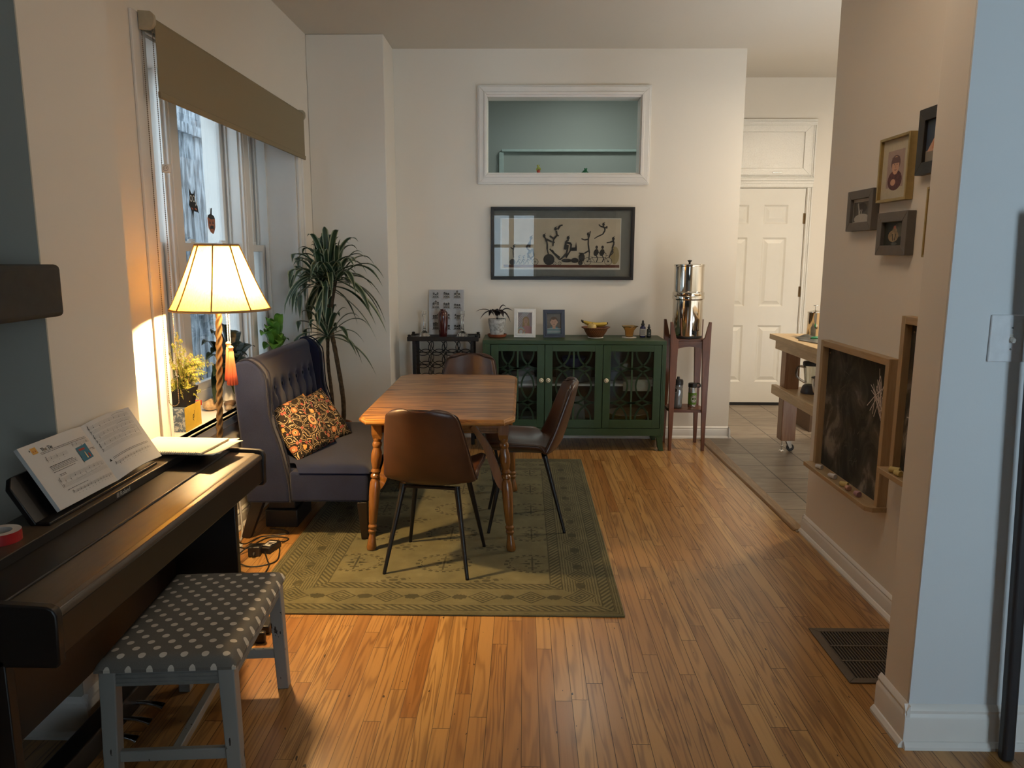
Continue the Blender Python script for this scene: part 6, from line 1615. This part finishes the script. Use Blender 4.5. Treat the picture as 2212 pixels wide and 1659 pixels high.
chalkboard('oak framed chalkboard with a scribble and chalk smears beside the kitchen opening', 3.118, 3.842, .435, 1.078, m1)
chalkboard('oak framed chalkboard mostly hidden behind the white wall corner', 2.37, 3.045, .632, 1.262, m2)
def chalk(label, y, z, c, r, L, rz, x=1.478):
    b = MB(); b.cyl((0, -L / 2, r), (0, L / 2, r), r, r * .85, 14); o = b.build('chalk', c, loc=(x, y, z), bevel=.002); o.rotation_euler = (0, 0, rz); tag(o, label, 'chalk', 'sidewalk chalks on the ledges')
CW = pm('chalk_white', (.60, .58, .56), .95); CY = pm('chalk_yellow', (.60, .47, .19), .95); CP_ = pm('chalk_peach', (.55, .30, .22), .95); CV = pm('chalk_mauve', (.42, .24, .27), .95)
zl = .4452
chalk('white chalk stub, farthest along the ledge of the scribbled chalkboard', 3.705, zl, CW, .012, .036, .5); chalk('white chalk stub in the middle of the scribbled chalkboard ledge', 3.540, zl, CW, .013, .040, .4)
chalk('yellow chalk stub on the ledge of the scribbled chalkboard', 3.405, zl, CY, .0135, .038, .7); chalk('peach chalk stub touching the yellow one on the ledge', 3.352, zl, CP_, .0125, .022, .2, 1.474); chalk('mauve chalk stub, nearest on the ledge of the scribbled chalkboard', 3.262, zl, CV, .0135, .028, .2)
chalk('yellow chalk on the ledge of the half-hidden chalkboard', 2.955, .6422, CY, .0135, .040, .8); chalk('second yellow chalk on the half-hidden chalkboard ledge, just at the wall corner', 2.915, .6422, CY, .012, .03, .3, 1.472)

# ------------------------------------------------------------------ light switch, floor vent
sw = thing('light_switch', 'white toggle light switch on the pale blue wall', 'light switch', (1.372, 2.164, 1.268))
MB().box(-.060, .060, -.007, 0, -.067, .067).build('plate', pm('switch_plate', (.74, .77, .80), .3), sw, bevel=.004, seg=3)
b = MB(); b.box(-.005, .005, -.0085, -.006, -.012, .012); b.bar((0, -.007, .0), (0, -.022, -.006), .008, .011); b.build('toggle', pm('switch_toggle', (.74, .72, .66), .3), sw, bevel=.001)
b = MB()
for z in (-.030, .030): b.cyl((0, -.006, z), (0, -.0085, z), .0035, .003, 10)
b.build('plate_screw', STEELB, sw)
fv = thing('floor_vent', 'grey-brown metal floor register by the white wall corner', 'floor vent', (1.335, 2.705, 0))
vx, vy = .172, .200; VM = pm('vent_metal', (.13, .105, .08), .5, .3, .4)
b = MB(); b.frame('z', -vx, vx, -vy, vy, .030, .0, .006); b.build('rim', VM, fv, bevel=.002)
b = MB(); b.box(-vx + .03, vx - .03, -vy + .03, vy - .03, -.0005, .0008); b.build('duct_shadow', pm('duct_black', (.006, .005, .005), .9), fv)
b = MB(); n = 24
for k in range(n): x = -vx + .033 + (2 * vx - .066) * k / (n - 1); b.bar((x, -vy + .028, .003), (x, vy - .028, .003), .0045, .004)
for y in (-.052, .058): b.bar((-vx + .03, y, .004), (vx - .03, y, .004), .010, .004)
b.build('grille', VM, fv)

# ------------------------------------------------------------------ kitchen cart and what stands on it
KZ = .006
kc = thing('kitchen_cart', 'butcher block kitchen cart on casters in the kitchen', 'cart', (2.30, 5.10, KZ))
def K(): return MB(Matrix.Translation((-2.30, -5.10, -KZ)))
K().box(1.888, 2.70, 4.35, 5.862, .862, .902).build('top', PINE, kc, bevel=.003)
b = K(); b.box(1.925, 1.962, 4.40, 5.825, .790, .862); b.box(2.63, 2.667, 4.40, 5.825, .790, .862); b.box(1.962, 2.63, 5.79, 5.825, .790, .862); b.box(1.962, 2.63, 4.40, 4.435, .790, .862); b.build('apron', PINE, kc, bevel=.003)
b = K(); b.box(1.905, 1.945, 4.37, 5.80, .448, .518); b.box(2.65, 2.69, 4.37, 5.80, .448, .518); b.build('shelf_rail', PINE, kc, bevel=.003)
K().box(1.946, 2.649, 4.37, 5.80, .478, .498).build('shelf', PINE, kc, bevel=.002)
for x in (1.966, 2.53):
    for y in (5.690, 4.42):
        b = K(); b.box(x, x + .108, y, y + .105, .098, .860); b.build('leg', CARTLEG, kc, bevel=.004)
        b = K(); cx, cy = x + .054, y + .05
        b.box(cx - .03, cx + .03, cy - .03, cy + .03, .090, .098); b.prism([(cx - .005, .092), (cx + .035, .092), (cx + .047, .04), (cx + .028, .028)], 'y', cy - .018, cy - .014); b.prism([(cx - .005, .092), (cx + .035, .092), (cx + .047, .04), (cx + .028, .028)], 'y', cy + .014, cy + .018)
        b.cyl((cx - .028, cy, .012), (cx - .028, cy, .092), .006, .006, 10); b.cyl((cx - .028, cy, .006), (cx - .028, cy, .014), .020, .016, 16); b.cyl((cx - .028, cy, .042), (cx - .028, cy, .052), .011, .011, 8)
        cs_ = b.build('caster', CHROME, kc, bevel=.001)
        b = K(); b.cyl((cx + .036, cy - .011, .036), (cx + .036, cy + .011, .036), .029, .029, 24); b.build('wheel', BLACKP, cs_, bevel=.004)
fp = thing('french_press', 'steel french press on the far end of the kitchen cart', 'french press', (2.128, 5.60, .902))
MB().lathe([(.052, 0), (.054, .003), (.054, .176), (.056, .180), (.055, .186), (.03, .194), (.008, .198), (.005, .205), (.005, .222), (.0, .222)], n=32).build('pot', STEEL, fp, ang=40)
b = MB(); b.lathe([(.003, .205), (.003, .226), (.020, .230), (.020, .235), (0, .237)], n=20); b.build('plunger_knob', CHROME, fp)
b = MB(); b.tube(crm([(.052, 0, .165), (.09, 0, .165), (.10, 0, .12), (.09, 0, .04), (.053, 0, .03)], 5), .007, 8); b.build('handle', STEEL, fp)
o = MB().box(-.095, .095, -.125, .125, 0, .008).build('tablet', pm('tablet_grey', (.22, .22, .215), .3, .6), loc=(2.055, 5.28, .902), bevel=.003); o.rotation_euler = (0, 0, rad(14)); tag(o, 'grey tablet lying on the kitchen cart', 'tablet')
b = MB(); b.surf(lambda i, j: (-.075 + .15 * i, -.06 + .12 * j, .003 + .022 * math.sin(PI * i) * math.sin(PI * j) * (1 + .4 * math.sin(i * 11 + j * 7))), 20, 16); b.surf(lambda i, j: (-.075 + .15 * i, -.06 + .12 * j, .0005), 2, 2); o = b.build('dish_towel', pm('grey_towel', (.10, .095, .08), .9), loc=(2.045, 5.50, .9025), ang=180); tag(o, 'crumpled dark grey towel beside the french press', 'towel')
b = MB(); b.ell((0, 0, .012), (.045, .022, .012), 14, 8); b.box(.02, .085, -.012, .016, .0, .018, 1); o = b.build('snack_packet', [pm('packet_green', (.02, .20, .09), .4), pm('packet_white', (.6, .6, .56), .5)], loc=(2.09, 5.44, .902)); tag(o, 'small green and white packet beside the tablet', 'packet')
bl = thing('blender', 'glass blender with black lid on the cart shelf behind the leg', 'blender', (2.105, 5.53, .4987))
MB().lathe([(.07, 0), (.072, .01), (.06, .05), (.05, .062), (0, .062)], n=28).build('blender_base', pm('blender_base', (.06, .05, .05), .35), bl)
MB().lathe([(.042, .062), (.046, .07), (.062, .205), (.064, .21), (.060, .21), (.044, .075), (0, .07)], n=24).build('jar', thin_glass('jar_glass', (.88, .88, .85), .10), bl)
MB().lathe([(.066, .205), (.066, .228), (.058, .234), (.034, .236), (.034, .262), (0, .264)], n=24).build('lid', BLACKP, bl)
b = MB(); b.tube(crm([(-.058, -.01, .195), (-.105, -.014, .198), (-.118, -.015, .16), (-.110, -.015, .12), (-.05, -.01, .080)], 5), .0085, 8); b.build('handle', thin_glass('jar_glass_dark', (.5, .45, .4), .12), bl)
mx = thing('stand_mixer', 'cream stand mixer with a steel bowl on the cart shelf', 'mixer', (2.16, 5.20, .4987))
CRM = pm('cream_enamel', (.50, .44, .38), .25, coat=.4)
b = MB(); b.prism([(-.13, 0), (.16, 0), (.16, .02), (.10, .035), (.09, .17), (.02, .17), (.03, .05), (-.10, .022), (-.13, .012)], 'x', -.075, .075)
bm_ = MB(Matrix.Rotation(rad(-90), 4, 'Z')); bm_.v = [bm_.M @ v for v in [V((p.y, p.x, p.z)) for p in b.v]]; b2_ = MB()
b.build('mixer_base', CRM, mx, bevel=.018, seg=3)
b = MB(); b.ell((0, -.01, .225), (.062, .165, .055), 24, 14); b.build('mixer_head', CRM, mx)
MB().lathe([(.05, .0), (.072, .01), (.098, .05), (.108, .10), (.112, .142), (.115, .145), (.110, .145), (.10, .09), (.06, .012), (0, .008)], (-.085, -.06, .028), 36).build('bowl', STEELB, mx, ang=60)
tag(MB().box(-.22, .22, -.16, .16, 0, .16).build('wooden_crate', pm('crate_brown', (.12, .07, .04), .7), loc=(2.66, 6.55, KZ), bevel=.004), 'low brown wooden box on the kitchen tiles behind the cart', 'box')

# ------------------------------------------------------------------ toys on the interior window ledge
ty = thing('toy_figure', 'tiny yellow-green and red toy on the interior window ledge', 'toy', (.112, 6.225, 2.1235))
b = MB(); b.ell((0, 0, .016), (.014, .010, .016), 12, 8); b.build('red_body', pm('toy_red', (.42, .07, .05), .5), ty)
b = MB(); b.ell((0, 0, .044), (.012, .010, .013), 12, 8); b.ell((-.006, 0, .060), (.008, .006, .008), 10, 6); b.ell((.013, 0, .036), (.008, .006, .010), 10, 6); b.ell((-.014, 0, .032), (.006, .005, .011), 10, 6); b.ell((.006, 0, .064), (.004, .004, .006), 8, 5); b.build('green_head', pm('toy_lime', (.33, .38, .08), .5), ty)
tf_ = thing('toy_frog', 'tiny dark green toy frog on the interior window ledge', 'toy', (.480, 6.225, 2.1235))
b = MB(); b.ell((0, 0, .014), (.020, .014, .014), 14, 8); b.ell((.004, -.006, .030), (.012, .010, .010), 12, 7); b.ell((-.004, -.010, .038), .005, 8, 5); b.ell((.012, -.010, .038), .005, 8, 5)
for s_ in (-1, 1): b.ell((s_ * .020, -.004, .008), (.008, .010, .008), 8, 5)
b.build('body', pm('toy_green', (.01, .14, .06), .5), tf_)

# ------------------------------------------------------------------ lights, world, camera
def light(name, kind, loc, power, col, rot=(0, 0, 0), size=.1, size_y=None, spread=None):
    l = bpy.data.lights.new(name, kind); l.energy = power; l.color = col
    if kind == 'AREA':
        l.size = size
        if size_y: l.shape = 'RECTANGLE'; l.size_y = size_y
        else: l.shape = 'DISK'
    else: l.shadow_soft_size = size
    if spread: l.spread = spread
    o = bpy.data.objects.new(name, l); COL.objects.link(o); o.location = loc; o.rotation_euler = rot
    return o
light('lamp_bulb', 'POINT', (LX + SHX + .045, LY + SHY - .02, 1.385), P_LAMP, (1, .66, .30), size=.04)
light('kitchen_ceiling_light', 'AREA', (3.0, 5.2, 2.85), P_KIT, (1, .83, .62), size=.32)
light('kitchen_door_light', 'AREA', (3.2, 6.9, 3.0), P_KIT2, (1, .86, .66), size=.3)
light('right_wall_fill', 'AREA', (.55, 2.62, 3.02), P_FILL, (1, .80, .60), size=1.1)  # soft fill added overhead out of view, lifts the right wall
light('inner_room_light', 'AREA', (.6, 7.2, 3.15), P_INN, (.93, 1, .95), size=.5)
light('front_side_daylight', 'AREA', (2.52, -3.45, 1.55), P_FS, (.74, .88, 1), rot=(rad(90), 0, rad(6)), size=1.1, size_y=2.0, spread=rad(66))
light('front_window_daylight', 'AREA', (-.25, -3.45, 1.65), P_FW, (.72, .87, 1), rot=(rad(90), 0, 0), size=.95, size_y=1.25)
W = bpy.data.worlds.new('sky'); SC.world = W; W.use_nodes = True
bg = W.node_tree.nodes['Background']; bg.inputs[0].default_value = (.78, .89, 1, 1); bg.inputs[1].default_value = P_SKY
po_ = light('sky_portal', 'AREA', (-2.1, 4.38, 1.55), 1, (1, 1, 1), rot=(0, rad(-90), 0), size=1.9, size_y=2.1); po_.data.cycles.is_portal = True

F_ = 1648.0; pit, yaw, rol = rad(9.7), rad(.85), rad(.15)
fw_ = V((-math.sin(yaw) * math.cos(pit), math.cos(yaw) * math.cos(pit), -math.sin(pit)))
r0 = V((math.cos(yaw), math.sin(yaw), 0)); u0 = r0.cross(fw_)
rt_ = r0 * math.cos(rol) + u0 * math.sin(rol); up_ = -r0 * math.sin(rol) + u0 * math.cos(rol)
cd = bpy.data.cameras.new('camera'); cd.sensor_fit = 'HORIZONTAL'; cd.sensor_width = 36; cd.lens = F_ / 2212 * 36; cd.clip_start = .05; cd.clip_end = 60
co = bpy.data.objects.new('camera', cd); COL.objects.link(co); co.matrix_world = axes((0, 0, 1.5), rt_, up_, -fw_); SC.camera = co
vs = SC.view_settings; SC.display_settings.display_device = 'sRGB'; vs.view_transform = 'Standard'; vs.look = 'None'; vs.gamma = 1; vs.use_curve_mapping = False; vs.exposure = EXPO
SC.cycles.max_bounces = 10; SC.cycles.diffuse_bounces = 4; SC.cycles.adaptive_threshold = .02; SC.cycles.transparent_max_bounces = 12; SC.cycles.sample_clamp_indirect = 6; SC.cycles.caustics_reflective = False; SC.cycles.caustics_refractive = False
SC.cycles.use_denoising = True
